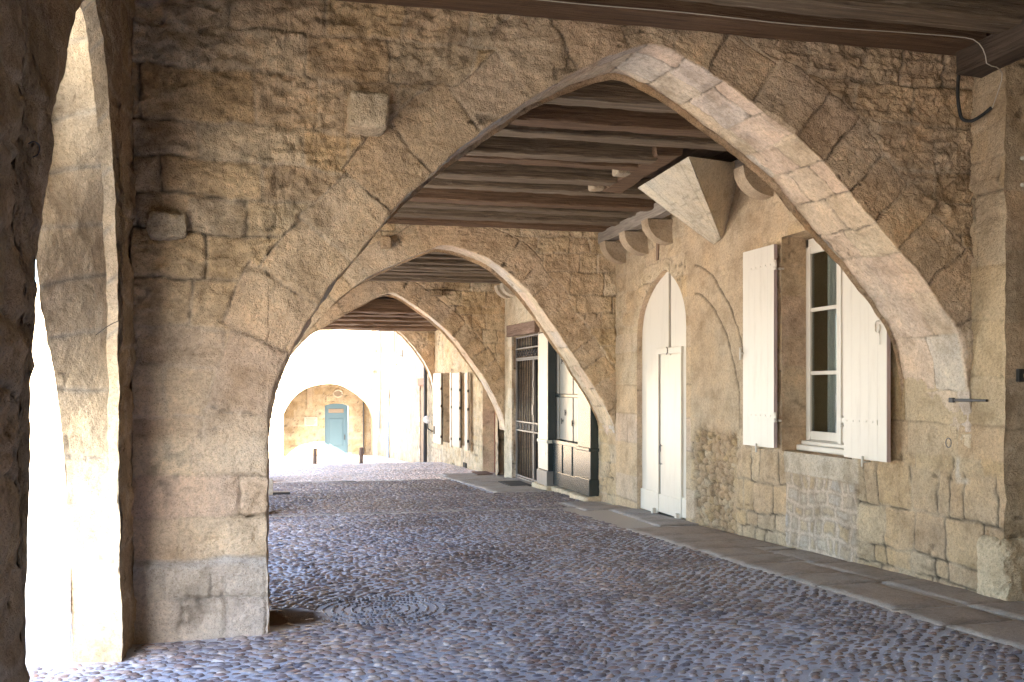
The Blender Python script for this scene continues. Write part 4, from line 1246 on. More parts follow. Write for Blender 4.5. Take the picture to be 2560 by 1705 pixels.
shop_patch(cols_even(17.55, 18.0, .03), -2.05, 2.6)
shop_patch(cols_even(18.0, 20.05, .04), 1.27, 2.6)
shop_patch(cols_even(20.05, 20.75, .03), -2.15, 2.6)
shop_patch(cols_even(20.65, 22.95, .05), -0.25 + .35, 2.6)
S.build('wall', M['stone'], shop)
reveal('gate_reveal', [(20.05, -2.1), (20.05, 1.05), (18.0, 1.05), (18.0, -2.1)], 5.0, 5.45, shop, 51, cols=[PALE, PINK, PALE * .9], step=.03)
boxes('gate_void', [(5.8, 5.85, 17.5, 20.8, -2.2, 1.4), (5.45, 5.8, 20.05, 20.1, -2.2, 1.4), (5.45, 5.8, 17.95, 18.0, -2.2, 1.4), (5.3, 5.85, 17.9, 20.2, 1.05, 1.1)], M['void'], shop, 0)
beam('lintel', (4.97, 17.88, 1.16), (4.97, 20.12, 1.16), .14, .23, M['lintel'], shop, 11, 0.02, 30)
# white quoins beside the gate
for k, z_ in enumerate((-1.55, -.45, .35, .85)):
    boxes('quoin', [(4.982, 5.03, 20.02, 20.34 if k % 2 else 20.2, z_, z_ + .42)], M['plaster'], shop, 0.006)
gate = empty('iron_gate', (5.1, 19, -1.9), "tall dark iron bar gate with a ring band, under the brown timber lintel", 'gate')
XG = 5.09; gz0, gz1 = -1.93, 1.02
bm = bmesh.new()
for z_ in (gz0 + .04, .585, .79, gz1):
    add_box(bm, XG - .012, XG + .012, 18.02, 20.03, z_ - .016, z_ + .016)
for y_ in (18.03, 20.02): add_box(bm, XG - .014, XG + .014, y_ - .018, y_ + .018, gz0, gz1)
bm_obj('outer_frame', bm, M['irongrey'], gate)
def gate_leaf(y0, y1):
    fb = bmesh.new()
    for z_ in (gz0 + .09, -.90, -.72, .55): add_box(fb, XG - .012, XG + .012, y0, y1, z_ - .014, z_ + .014)
    for y_ in (y0 + .015, y1 - .015): add_box(fb, XG - .015, XG + .015, y_ - .017, y_ + .017, gz0 + .08, .56)
    lf = bm_obj('gate_leaf', fb, M['irongrey'], gate)
    n = int((y1 - y0) / .125)
    for k in range(1, n):
        y_ = y0 + (y1 - y0) * k / n
        b_ = bmesh.new(); cyl_between(b_, (XG, y_, gz0 + .09), (XG, y_, .55), .0095, 6); bm_obj('bar', b_, M['iron'], lf)
    b_ = bmesh.new(); m_ = max(2, int((y1 - y0) / .2))
    for k in range(m_):
        yc = y0 + (y1 - y0) * (k + .5) / m_
        tube_bm(b_, [(XG, yc + .05 * math.cos(R(a)), -.81 + .05 * math.sin(R(a))) for a in range(0, 360, 30)], .008, 5, True)
        cyl_between(b_, (XG, yc - .09, -.89), (XG, yc + .09, -.73), .006, 5); cyl_between(b_, (XG, yc - .09, -.73), (XG, yc + .09, -.89), .006, 5)
    bm_obj('ring_band', b_, M['irongrey'], lf)
    return lf
gate_leaf(18.05, 18.62)
gate_leaf(18.64, 20.0)
b_ = bmesh.new()
for k in range(15):
    y_ = 18.1 + k * .13; cyl_between(b_, (XG, y_, .80), (XG, y_, gz1), .009, 6)
bm_obj('transom_bars', b_, M['iron'], gate)
b_ = bmesh.new()
for k in range(10):
    yc = 18.13 + k * .196
    tube_bm(b_, [(XG, yc + .06 * math.cos(R(a)), .688 + .06 * math.sin(R(a))) for a in range(0, 360, 30)], .011, 5, True)
    cyl_between(b_, (XG, yc + .06, .688), (XG, yc + .136, .688), .010, 5)
bm_obj('scroll_band', b_, M['iron'], gate)
b_ = bmesh.new(); add_box(b_, XG - .03, XG + .01, 18.58, 18.68, -.55, -.35, .004); add_box(b_, XG - .025, XG + .01, 18.6, 18.66, .0, .12, .004); bm_obj('lock', b_, M['irongrey'], gate)
# steps and inner door seen through the bars
boxes('inner_door', [(5.55, 5.6, 18.4, 19.6, -1.8, .4)], M['brownboard'], shop, 0.01)

# shopfront joinery
front = empty('shopfront', (5, 16, -1.85), "black glossy wooden shopfront with folding shutters, between the gate and the second arch", 'shopfront')
def pil(y0, y1, zt, xf, mface):
    boxes('pilaster', [(xf + .004, 5.02, y0 + .004, y1 - .004, G(y0) + .08, zt)], M['black'], front, 0.006)
    if mface: boxes('pilaster_facing', [(xf - .004, xf + .02, y0 + .006, y1, G(y0) + .36, zt - .02)], mface, front, 0.004)
    boxes('pilaster_plinth', [(xf - .03, 5.02, y0 - .03, y1 + .03, G(y0) + .07, G(y0) + .34)], M['black'] if not mface else M['irongrey'], front, 0.01)
    boxes('dado_cap', [(xf - .03, 5.02, y0 - .025, y1 + .025, -1.01, -.955)], M['black'] if not mface else mface, front, 0.012)
M['creampaint'] = paint_mat("flaking_cream_paint", (0.62, 0.56, 0.45), 0.45, 0.6, 0.4, (0.35, 0.22, 0.13))
pil(16.84, 17.46, 1.0, 4.86, M['creampaint'])
pil(14.47, 15.12, .9, 4.86, None)
# folding shutters: five boards above the dado, two rows
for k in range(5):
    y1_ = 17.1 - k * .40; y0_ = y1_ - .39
    boxes('folding_shutter', [(5.03 + .012 * (k % 2), 5.06 + .012 * (k % 2), y0_ if k < 5 else 14.55, y1_, -.93, -.185), (5.03 + .012 * (k % 2), 5.06 + .012 * (k % 2), y0_ if k < 5 else 14.55, y1_, -.125, .78 if k < 5 else .2)], M['black_sheen'], front, 0.006)
boxes('middle_rail', [(5.01, 5.06, 15.05, 17.1, -.185, -.125)], M['black'], front, 0.008)
boxes('cornice', [(4.91, 5.02, 15.1, 16.9, .78, .83), (4.93, 5.02, 15.1, 16.9, .83, .90)], M['black'], front, 0.01)
boxes('dado_panel', [(4.97, 5.02, 15.78, 16.83, G(16) + .12, -1.0), (4.985, 5.02, 15.12, 15.78, G(15.5) + .12, -1.0), (4.955, 4.99, 16.3, 16.83, G(16) + .12, -1.0), (4.93, 5.02, 15.12, 16.84, -1.005, -.94), (4.95, 5.02, 15.12, 16.83, G(16) + .08, G(16) + .33)], M['black'], front, 0.008)
b_ = bmesh.new()
for (y_, z_) in ((16.5, .45), (16.15, .5), (16.3, -.45), (16.5, -.6), (15.9, -.62), (15.5, -.7)):
    cyl_between(b_, (5.015, y_, z_ - .05), (5.015, y_, z_ + .05), .009, 6); add_box(b_, 5.01, 5.04, y_ - .01, y_ + .01, z_ - .01, z_ + .01)
bm_obj('hinge', b_, M['iron'], front)
bm = bmesh.new()
f_ = [bm.verts.new((5.13, y, z)) for y, z in [(17.6, -1.9)] + [tuple(p) for p in scu[::4]] + [(14.5, -1.9)]]
bm.faces.new(f_)
g_ = [bm.verts.new((5.18, v.co.y, v.co.z)) for v in f_]; bm.faces.new(g_[::-1])
for i in range(len(f_)): bm.faces.new((f_[i], f_[(i + 1) % len(f_)], g_[(i + 1) % len(f_)], g_[i]))
bm_obj('backing_panel', bm, M['black'], front)
reveal('shop_arch_reveal', [tuple(p) for p in scu[::3]], 5.0, 5.16, shop, 57, mat=M['black'], step=.05)
boxes('number_plate', [(4.845, 4.858, 17.0, 17.12, -1.25, -1.17)], M['lampglass'], front, .002)
rough_block('threshold_stone', 4.78, 5.1, 16.75, 17.75, G(17) - .1, G(17) + .09, "low worn block under the cream pilaster of the shopfront", M['smooth'], PALE, None, 16, 31, .01)
rough_block('threshold_stone', 4.74, 5.1, 14.35, 15.25, G(15) - .1, G(15) + .09, "low worn block under the black shopfront corner beside the second arch", M['smooth'], PALE, None, 16, 32, .01)
rough_block('threshold_stone', 4.88, 5.1, 15.2, 16.76, G(16) - .1, G(16) + .07, "long low sill stone under the middle of the black shopfront", M['smooth'], PALE * .9, None, 16, 33, .01)

# ------------------------------------------------------------------ bay between arches three and four
bay3 = empty('shuttered_house', (5.1, 26, G(26)), "cream stone house with two shuttered windows between the third and last arches", 'house')
S = Sheets()
def b3(us, lo, hi, dz=0.05):
    U, V = stripgrid(us, lo, hi, max(3, int((np.max(hi) - np.min(lo)) / dz)))
    h, c, d = masonry(U, V, 901, 0.9, 0.012, 0.02, (.1, .17), (.14, .3), fill=.5, cols=[PALE * 1.1, PALE, PALE * .85, OCHRE])
    S.grid(np.stack([5.0 - h, U, V], -1), c, True)
b3(cols_even(21.35, 21.6, .05), -2.2, 2.6)
b3(cols_even(21.6, 22.95, .05), .1, 2.6)
b3(cols_even(22.95, 24.5, .05), -2.3, 2.6)
b3(cols_even(24.5, 25.5, .05), -2.3, -1.55); b3(cols_even(24.5, 25.5, .05), .36, 2.6)
b3(cols_even(25.5, 27.1, .05), -2.4, 2.6)
b3(cols_even(27.1, 28.4, .05), -2.4, -1.6); b3(cols_even(27.1, 28.4, .05), .40, 2.6)
b3(cols_even(28.4, 30.5, .05), -2.6, 2.6)
S.build('wall', M['stone'], bay3)
for (a, b, z0_, z1_) in ((24.5, 25.5, -1.55, .36), (27.1, 28.4, -1.6, .40)):
    reveal('window_reveal', [(b, z0_), (b, z1_), (a, z1_), (a, z0_), (b, z0_)], 5.0, 5.26, bay3, 61, cols=[TAN, UMB * 1.2], step=.05)
    w_ = boxes('window', [(5.24, 5.3, a, b, z0_, z1_)], M['brownboard'], bay3, 0.01)
    for k in range(2):
        y_ = a + .05 + k * (b - a) / 2
        boxes('pane', [(5.232, 5.242, y_, y_ + (b - a) / 2 - .1, z0_ + .1, z1_ - .1)], M['glass'], w_, 0)
M['paleshutter'] = paint_mat("weathered_pale_shutter", (0.46, 0.385, 0.30), 0.6, 0.6)
for (y0_, y1_, x0_, z0_, z1_) in ((28.42, 29.75, 4.93, -1.7, .41), (26.85, 27.08, 4.95, -1.68, .40), (25.53, 26.62, 4.93, -1.62, .38), (24.1, 24.48, 4.86, -1.6, .36)):
    sh_ = boxes('shutter', [(x0_, x0_ + .04, y0_, y1_, z0_, z1_)], M['paleshutter'], bay3, .006)
    b_ = bmesh.new()
    for z_ in (z0_ + .22, z1_ - .25): add_box(b_, x0_ - .01, x0_, y0_ + .02, y1_ - .02, z_, z_ + .05)
    bm_obj('strap_hinge', b_, M['paleshutter'], sh_)
    b_ = bmesh.new()
    for z_ in (z0_ + .2, z1_ - .5, -.6): add_box(b_, x0_ - .012, x0_ + .04, y0_ - .018, y0_ + .02, z_, z_ + .07)
    bm_obj('shutter_catch', b_, M['iron'], sh_)
reveal('door_reveal', [(22.95, -2.2), (22.95, .1), (21.6, .1), (21.6, -2.2)], 5.0, 5.32, bay3, 63, cols=[PALE, PALE * 1.1, PINK], step=.05, rough=.3)
boxes('door', [(5.28, 5.33, 21.6, 22.95, -2.15, .1)], M['redboard'], bay3, .01)
boxes('vent', [(4.965, 5.02, 24.85, 25.25, -2.1, -1.98)], M['void'], bay3, .004)
# corbels high on this wall in front of arch 3
for y_ in (20.3, 19.8, 19.2):
    bm = bmesh.new(); pr_ = [(5.05, 2.15), (4.7, 2.15)] + [(5 - .3 * math.cos(R(a)), 2.15 - .27 * math.sin(R(a))) for a in range(10, 91, 16)] + [(5.05, 1.88)]
    a_ = [bm.verts.new((x, y_ - .12, z)) for x, z in pr_]; c_ = [bm.verts.new((x, y_ + .12, z)) for x, z in pr_]
    bm.faces.new(a_[::-1]); bm.faces.new(c_)
    for i in range(len(a_)): bm.faces.new((a_[i], a_[(i + 1) % len(a_)], c_[(i + 1) % len(a_)], c_[i]))
    bm_obj('corbel', bm, M['stone_pale'], shop)

# ------------------------------------------------------------------ timber ceilings
def ceiling(label, y0, y1, zbot, ys, w, h, mats, xl=-.8, xr=5.05, dz=0.0, n=130, amp=.014, zs=None):
    root = empty('timber_ceiling', (2.5, (y0 + y1) / 2, zbot), label, 'ceiling')
    for i, y in enumerate(ys):
        rr = random.Random(i * 7 + int(y0 * 10))
        ww = w * rr.uniform(.85, 1.15); zb_ = (zs[i] if zs else zbot + rr.uniform(-.02, .02))
        x1_ = xr if not isinstance(xr, list) else xr[i]
        beam('beam', (xl, y + rr.uniform(-.03, .03), zb_ + h / 2 + dz), (x1_, y + rr.uniform(-.03, .03), zb_ + h / 2), ww, h, mats[i % len(mats)], root, i * 3 + int(y0), amp, n)
    bl = []
    k = 0; x = -.8
    while x < 5.1:
        bl.append((x + .003, x + .247, y0 - .1, y1 + .1, zbot + h + .02 + .006 * (k % 2), zbot + h + .06)); x += .25; k += 1
    boxes('ceiling_boards', bl, M['boards'], root, 0.003)
    boxes('floor_slab', [(-1.2, 7.5, y0 - .55, y1 + .55, zbot + h + .07, zbot + h + .3)], M['stone_warm'], root, 0)
    return root
ys1 = [7.45, 8.06, 8.62, 9.22, 9.66, 10.30, 11.02, 11.66, 12.26, 12.86, 13.42]
ceiling("dark oak joist ceiling between the first and second arches, with the flared stone corbel at its edge", 7.0, 13.7, 2.26, ys1, .21, .21, [M['beam'], M['beamred'], M['beam']],
        xr=[5.0, 5.0, 5.0, 3.76, 3.74, 3.74, 4.85, 4.85, 4.85, 4.85, 4.85])
ceiling("dark joist ceiling between the second and third arches", 14.4, 20.7, 2.2, [14.9 + .6 * k for k in range(10)], .2, .2, [M['beam']], n=30)
ceiling("low brown beam ceiling between the third and last arches", 21.4, 29.9, 1.68, [22.2, 23.3, 25.0, 26.8, 28.4, 29.6], .42, .30, [M['beamred'], M['beamred']], n=30, amp=.03)
ceiling("dark beamed ceiling over the viewer with a pale cable along its last beam", -1.0, 6.15, 2.38, [5.98, 5.50, 4.9, 4.25, 3.6, 2.95, 2.3, 1.65, 1.0, .35, -.3], .26, .24, [M['beamred'], M['beam']], xr=4.86, n=70, amp=.010)
tag(beam('wall_plate', (4.88, 6.02, 2.30), (4.92, -1.0, 2.34), .22, .17, M['beam_y'], None, 21), "dark timber wall plate in the top right corner carrying the beam ends", 'beam')
# cables
tag(tube('pale_cable', bez([(.9, 5.83, 2.40), (1.8, 5.82, 2.385), (2.6, 5.83, 2.40), (3.4, 5.82, 2.39), (4.2, 5.81, 2.405), (4.59, 5.78, 2.40), (4.70, 5.74, 2.37), (4.74, 5.70, 2.28), (4.76, 5.70, 2.20), (4.86, 5.72, 2.19), (4.95, 5.78, 2.15), (4.97, 5.9, 1.97)], 90), .0035, M['cablew'], seg=6),
    "thin pale cable stapled along the front beam and bending down at the right corner", 'cable')
tag(tube('black_cable', bez([(4.90, 6.12, 2.36), (4.86, 6.11, 2.25), (4.83, 6.08, 2.1), (4.83, 6.06, 1.98), (4.84, 6.04, 1.92), (4.88, 6.0, 1.90), (4.93, 5.96, 1.93), (4.98, 5.92, 1.98)], 60), .012, M['rubber'], seg=8),
    "thick black cable hooking down the wall corner at the top right", 'cable')

# unseen wall behind the camera, added to darken the near bay
S = Sheets()
U, V = stripgrid(cols_even(-1.2, 7.0, .08), -1.7, 2.8, 50)
h, c, d = masonry(U, V, 505, 1.0)
S.grid(np.stack([U, -1.6 + h, V], -1), c, True)
tag(S.build('light_block_wall', M['stone']), "unseen rubble stone wall added behind the viewer to shut out light", 'wall')

boxes('house_back', [(7.32, 7.5, -1.8, 30.6, -3, 6.0), (5.3, 7.5, 30.3, 30.6, -3, 3.0), (5.3, 7.5, 13.0, 13.2, -2.2, 2.6), (-1.2, 7.5, -1.9, -1.72, -2, 6.0), (-1.15, 7.5, -1.8, 7.0, 5.7, 5.9)], M['stone_warm'], house, 0)  # unseen back, ends and roof boxes, added to seal light leaks
# ------------------------------------------------------------------ floor
rs = np.random.RandomState(4)
S = Sheets()
xs = np.linspace(-1.22, 5.2, 120); ysg = np.concatenate([np.linspace(-2, 4.4, 40), np.linspace(4.45, 14, 260), np.linspace(14.1, 31.0, 180)])
X, Yg = np.meshgrid(xs, ysg, indexing='ij')
Z = -ground_drop(Yg) + 0.010 * fbm(X * 1.3, Yg * 1.3, 0, 3, 5) 
mc = np.array([.44, .465, .55])
C = mc * (1 + .30 * fbm(X * 1.2, Yg * 1.2, 0, 5, 15))[..., None]
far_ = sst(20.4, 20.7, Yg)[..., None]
C = C * (1 - far_) + np.array([.72, .66, .60]) * far_  # paler ground past the third arch, its glare put into the colour
dirt = np.exp(-(((X - .10) / .30) ** 2 + ((Yg - 6.55) / .42) ** 2)) + .7 * np.exp(-(((X - .08) / .2) ** 2 + ((Yg - 14.0) / .4) ** 2))
dirt = sst(.35, .75, dirt + .22 * fbm(X * 7, Yg * 7, 0, 3, 3))
wm = sst(3.95, 4.1, X)[..., None] * (1 - far_)
C = C * (1 - wm) + np.array([.36, .32, .28]) * wm
rz = (1 - sst(.85, 1.1, np.hypot((X - .75) / .47, (Yg - 6.72) / .51)))[..., None]
rz = rz * (.35 + .35 * fbm(X * 4, Yg * 4, 0, 3, 55))[..., None]; C = C * (1 - rz) + np.array([.46, .48, .56]) * rz
C = C * (1 - dirt)[..., None] + np.array([.085, .045, .02]) * dirt[..., None]
Z = Z + .012 * dirt
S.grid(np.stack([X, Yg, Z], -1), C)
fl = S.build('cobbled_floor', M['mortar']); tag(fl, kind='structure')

def pebbles(name, px, py, la, lb, ang, hgt, col, rings, seg):
    """one mesh of many low domes"""
    n = len(px)
    tv = []; 
    for (r_, z_) in rings: tv += [(r_ * math.cos(2 * math.pi * (k + .5 * 0) / seg), r_ * math.sin(2 * math.pi * k / seg), z_) for k in range(seg)]
    tv.append((0, 0, 1.0)); tv = np.array(tv); m = len(tv)
    F = []
    for i in range(len(rings) - 1):
        for k in range(seg): F.append((i * seg + k, i * seg + (k + 1) % seg, (i + 1) * seg + (k + 1) % seg, (i + 1) * seg + k))
    L_ = (len(rings) - 1) * seg
    tri = [(L_ + k, L_ + (k + 1) % seg, m - 1) for k in range(seg)]
    # quads from triangle pairs keep one face size: use degenerate-free triangles for all
    Ft = []
    for f in F: Ft += [(f[0], f[1], f[2]), (f[0], f[2], f[3])]
    Ft = np.array(Ft + tri)
    jit = 1 + .16 * (rs.rand(n, m) - .5)
    jit[:, -1] = 1
    lx = tv[None, :, 0] * la[:, None] * jit; ly = tv[None, :, 1] * lb[:, None] * jit
    ca, sa = np.cos(ang)[:, None], np.sin(ang)[:, None]
    tx = (rs.rand(n, 1) - .5) * .25; ty = (rs.rand(n, 1) - .5) * .25
    VX = px[:, None] + lx * ca - ly * sa; VY = py[:, None] + lx * sa + ly * ca
    VZ = -ground_drop(py)[:, None] + 0.010 * fbm(px * 1.3, py * 1.3, 0, 3, 5)[:, None] - .006 + tv[None, :, 2] * hgt[:, None] + (lx * tx + ly * ty) * (tv[None, :, 2] > .3)
    V = np.stack([VX, VY, VZ], -1).reshape(-1, 3)
    Fa = (Ft[None] + (np.arange(n) * m)[:, None, None]).reshape(-1, 3)
    Cc = np.repeat(col, m, 0)
    o = np_mesh(name, V, Fa, M['pebble'], None, Cc)
    tag(o, kind='structure')
    return o

def lay(y0, y1, x0=-1.2, x1=4.04, px_=.084, py_=.049):
    nx = int((x1 - x0) / px_) + 8; ny = int((y1 - y0) / py_) + 8
    I, J = np.meshgrid(np.arange(nx), np.arange(ny), indexing='ij')
    gx = x0 + (I + .5 * (J % 2)) * px_ - .3; gy = y0 + J * py_ - .2
    gx = gx.ravel() + rs.uniform(-.016, .016, gx.size); gy = gy.ravel() + rs.uniform(-.010, .010, gy.size)
    wx = gx + .10 * vn(gx * .9, gy * .9, 0, 51) + .03 * vn(gx * 3, gy * 3, 0, 53); wy = gy + .16 * vn(gx * .8, gy * .8, 3, 52) + .03 * vn(gx * 3, gy * 3, 0, 54)
    ang = np.arctan2(.16 * (vn((gx + .05) * .8, gy * .8, 3, 52) - vn((gx - .05) * .8, gy * .8, 3, 52)) + .03 * (vn((gx + .05) * 3, gy * 3, 0, 54) - vn((gx - .05) * 3, gy * 3, 0, 54)), .1)
    ang = ang + rs.normal(0, .22, len(ang))
    k = (wx > x0) & (wx < x1 + .02 * np.sin(wy * 9)) & (wy > y0) & (wy < y1)
    rose = np.hypot((wx - .75) / .45, (wy - 6.72) / .49) < .93 + .14 * rs.rand(len(wx))
    k &= ~rose
    pier = (wx < .02) & (((wy > 6.1) & (wy < 6.99)) | ((wy > 13.65) & (wy < 14.45)) | ((wy > 20.65) & (wy < 21.45)) | ((wy > 29.85) & (wy < 30.55)))
    left = (wx < -.76) & (wy > 6.15 - 0.5) 
    ow = (wx < -.74) & ~((wy > 3.3) & (wy < 5.66)) & (wx > -1.25) & ~((wy > 7.45) & (wy < 13.2)) & ~((wy > 14.9) & (wy < 20.2)) & ~((wy > 22.0) & (wy < 29.3)) & (wy < 30.5)
    k &= ~pier & ~ow
    dd = np.exp(-(((wx - .10) / .30) ** 2 + ((wy - 6.55) / .42) ** 2)) > .52
    k &= ~(dd & (rs.rand(len(wx)) < .45))
    for (a, b) in KERBS: k &= ~((wy > a) & (wy < b) & (wx > -.02))
    for (xa, xb, ya, yb) in SLABS: k &= ~((wx > xa - .02) & (wx < xb) & (wy > ya) & (wy < yb))
    return wx[k], wy[k], ang[k]
KERBS = [(13.42, 13.60), (20.45, 20.62)]
SLABS = [(4.05, 5.1, -2, 10.75), (4.55, 5.1, 10.7, 13.7), (4.25, 5.1, 12.9, 14.4), (3.75, 5.1, 16.55, 22.7)]
PCOL = np.array([[.13, .125, .15], [.22, .19, .20], [.27, .21, .18], [.09, .09, .115], [.36, .31, .28], [.18, .17, .20], [.23, .155, .13], [.11, .10, .11]])
def pcols(n): return pc_(n) * (1 - dw_()) + np.array([.11, .06, .03]) * dw_()
def dw_(): return .85 * sst(.35, .7, np.exp(-(((x_ - .10) / .30) ** 2 + ((y_ - 6.55) / .42) ** 2)))[:, None]
def pc_(n): return palette(rs.rand(n), PCOL) * rs.uniform(.8, 1.2, (n, 1)) * (1 + .45 * fbm(x_ * .9, y_ * .9, 0, 3, 88))[:, None] + np.array([.05, .035, .02]) * sst(.0, .5, fbm(x_ * .7, y_ * .5, 0, 3, 89))[:, None]
x_, y_, a_ = lay(3.0, 13.42)
n_ = len(x_)
big = 1 + .25 * vn(x_ * .7, y_ * .7, 0, 77)
pebbles('cobblestones', x_, y_, .040 * rs.uniform(.6, 1.12, n_) * big, .0205 * rs.uniform(.6, 1.15, n_) * big, a_, .0175 * rs.uniform(.6, 1.35, n_), pcols(n_), [(1.0, 0), (.93, .42), (.66, .82)], 9)
x_, y_, a_ = lay(13.60, 20.45, x1=5.0); n_ = len(x_)
pebbles('cobblestones', x_, y_, .042 * rs.uniform(.7, 1.12, n_), .022 * rs.uniform(.7, 1.12, n_), a_, .0175 * rs.uniform(.6, 1.35, n_), pcols(n_), [(1.0, 0), (.75, .75)], 7)
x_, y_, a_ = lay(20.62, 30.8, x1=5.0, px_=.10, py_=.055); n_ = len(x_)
pebbles('cobblestones', x_, y_, .046 * rs.uniform(.7, 1.12, n_), .025 * rs.uniform(.7, 1.12, n_), a_, .0175 * rs.uniform(.6, 1.35, n_), pcols(n_) * 1.8 + np.array([.32, .27, .23]), [(1.0, 0), (.75, .75)], 6)  # stones lightened to carry the bright glare of the last bay
# rosette of small stones set in rings
rx, ry, ra = [], [], []
for k in range(1, 8):
    r_ = .064 * k; m_ = max(6, int(2 * math.pi * r_ / .033))
    for j in range(m_):
        t_ = 2 * math.pi * j / m_ + k; rx.append(.75 + r_ * math.cos(t_)); ry.append(6.72 + r_ * 1.09 * math.sin(t_)); ra.append(t_ + math.pi / 2)
rx, ry, ra = map(np.array, (rx, ry, ra)); n_ = len(rx)
rx = rx + rs.uniform(-.004, .004, n_); ry = ry + rs.uniform(-.003, .003, n_)
pebbles('rosette_cobbles', rx, ry, .017 * rs.uniform(.6, 1.3, n_), .012 * rs.uniform(.6, 1.3, n_), ra, .019 * rs.uniform(.6, 1.3, n_), PCOL[rs.randint(0, 7, n_)] * .75, [(1.0, 0), (.8, .7)], 7)

# stone slabs along the right wall, kerb lines under the arches
def slabs(name, rects, mat=M['slab'], th=0.05):
    bm = bmesh.new()
    for i, (xa, xb, ya, yb) in enumerate(rects):
        nx, ny = max(2, int((xb - xa) / .06)), max(2, int((yb - ya) / .06))
        V = [[None] * (ny + 1) for _ in range(nx + 1)]
        r_ = random.Random(i)
        lift = r_.uniform(-.004, .004); tl = r_.uniform(-.01, .01)
        for a in range(nx + 1):
            for b in range(ny + 1):
                x = xa + .004 + (xb - xa - .008) * a / nx; y = ya + .004 + (yb - ya - .008) * b / ny
                e = min(a, b, nx - a, ny - b)
                z = G(y) + .018 + lift + tl * (x - xa) - (.012 if e == 0 else 0) + .006 * float(fbm(np.array([x * 5.]), np.array([y * 5.]), 0, 3, 6)[0])
                jx = .018 * float(vn(np.array([x * 6.]), np.array([y * 6.]), 0, 9)[0]) if (a == 0) else 0
                V[a][b] = bm.verts.new((x + jx, y, z))
        for a in range(nx):
            for b in range(ny):
                f = bm.faces.new((V[a][b], V[a + 1][b], V[a + 1][b + 1], V[a][b + 1])); f.smooth = True
        ring = [V[a][0] for a in range(nx + 1)] + [V[nx][b] for b in range(1, ny + 1)] + [V[a][ny] for a in range(nx - 1, -1, -1)] + [V[0][b] for b in range(ny - 1, 0, -1)]
        low = [bm.verts.new((v.co.x, v.co.y, v.co.z - th)) for v in ring]
        for k in range(len(ring)):
            j = (k + 1) % len(ring); bm.faces.new((ring[j], ring[k], low[k], low[j]))
    o = bm_obj(name, bm, mat); tag(o, kind='structure'); return o
rects = []; y = 2.6; r0 = random.Random(12)
while y < 10.7:
    L = r0.uniform(.45, 1.0); ye = min(y + L, 10.75)
    split = 4.62 + r0.uniform(-.06, .06)
    if y < 8.6:
        rects.append((4.05 + r0.uniform(-.02, .02), split, y, ye)); 
    else: rects.append((4.05 + r0.uniform(-.02, .02), 5.0, y, ye))
    y = ye
y = 2.8
while y < 8.6:
    L = r0.uniform(.6, 1.3); rects.append((4.63, 5.05, y, min(y + L, 8.6))); y += L
slabs('paved_strip', rects)
M['slabpale'] = stone_mat("pale_threshold_stone", (0.36, 0.33, 0.30), 0.4, 0.7)
M['kerb'] = stone_mat("blue_grey_kerb_stone", (0.31, 0.285, 0.27), 0.4, 0.7)
slabs('threshold_paving', [(4.50, 5.1, 10.85, 11.6), (4.58, 5.1, 11.6, 12.3), (4.62, 5.1, 12.3, 13.0), (4.3, 5.1, 13.0, 13.6), (4.35, 4.9, 13.7, 14.4)], M['kerb'])
slabs('gate_paving', [(3.85, 4.8, 16.6, 18.0), (3.85, 5.2, 18.0, 19.3), (3.8, 5.2, 19.3, 20.44), (3.8, 5.3, 20.62, 21.7), (3.9, 5.3, 21.7, 22.7)], M['slabpale'])
slabs('kerb_line', [(0.0 + k * .9, .89 + k * .9, 13.43, 13.59) for k in range(5)] + [(0.0 + k * .9, .89 + k * .9, 20.46, 20.61) for k in range(4)], M['kerb'])
tag(boxes('doormat', [(4.42, 4.86, 17.85, 18.85, G(18.4) + .024, G(18.4) + .045)], M['rubber'], None, .006), "black doormat in front of the iron gate", 'doormat')
tag(boxes('doormat', [(4.62, 4.98, 21.75, 22.45, G(22) + .024, G(22) + .045)], M['matbrown'], None, .006), "brown doormat in front of the door beyond the third arch", 'doormat')
def scraper():
    e = empty('stone_stub', (.06, 17.5, G(17.5)), "small pale stone stub with an iron foot at the base of the left pier edge", 'stone stub')
    boxes('stub', [(.0, .09, 17.4, 17.6, G(17.5) - .05, G(17.5) + .28)], M['stone_pale'], e, .01)
    boxes('iron_foot', [(.09, .38, 17.42, 17.6, G(17.5) + .0, G(17.5) + .05)], M['iron'], e, .01)
scraper()

# ------------------------------------------------------------------ the open square and the far house
def plane_sheet(name, xs, ys, mat, dz=0.0, col=(.4, .36, .32)):
    X, Yy = np.meshgrid(xs, ys, indexing='ij')
    Sg = Sheets(); Sg.grid(np.stack([X, Yy, -ground_drop(Yy) + dz], -1), np.array(col) * (1 + .1 * fbm(X * .8, Yy * .8, 0, 4, 3))[..., None])
    o = Sg.build(name, mat); tag(o, kind='structure'); return o
plane_sheet('ground', np.concatenate([np.linspace(-400, -40, 10), np.linspace(-38, 38, 90), np.linspace(40, 400, 10)]),
            np.concatenate([np.linspace(-200, -20, 10), np.linspace(-18, 60, 120), np.linspace(70, 400, 10)]), M['mortar'], -.05, (.50, .455, .40))
plane_sheet('street', np.linspace(-1.22, 5.2, 30), np.linspace(31.0, 49, 60), M['mortar'], -.012, (.42, .385, .35))

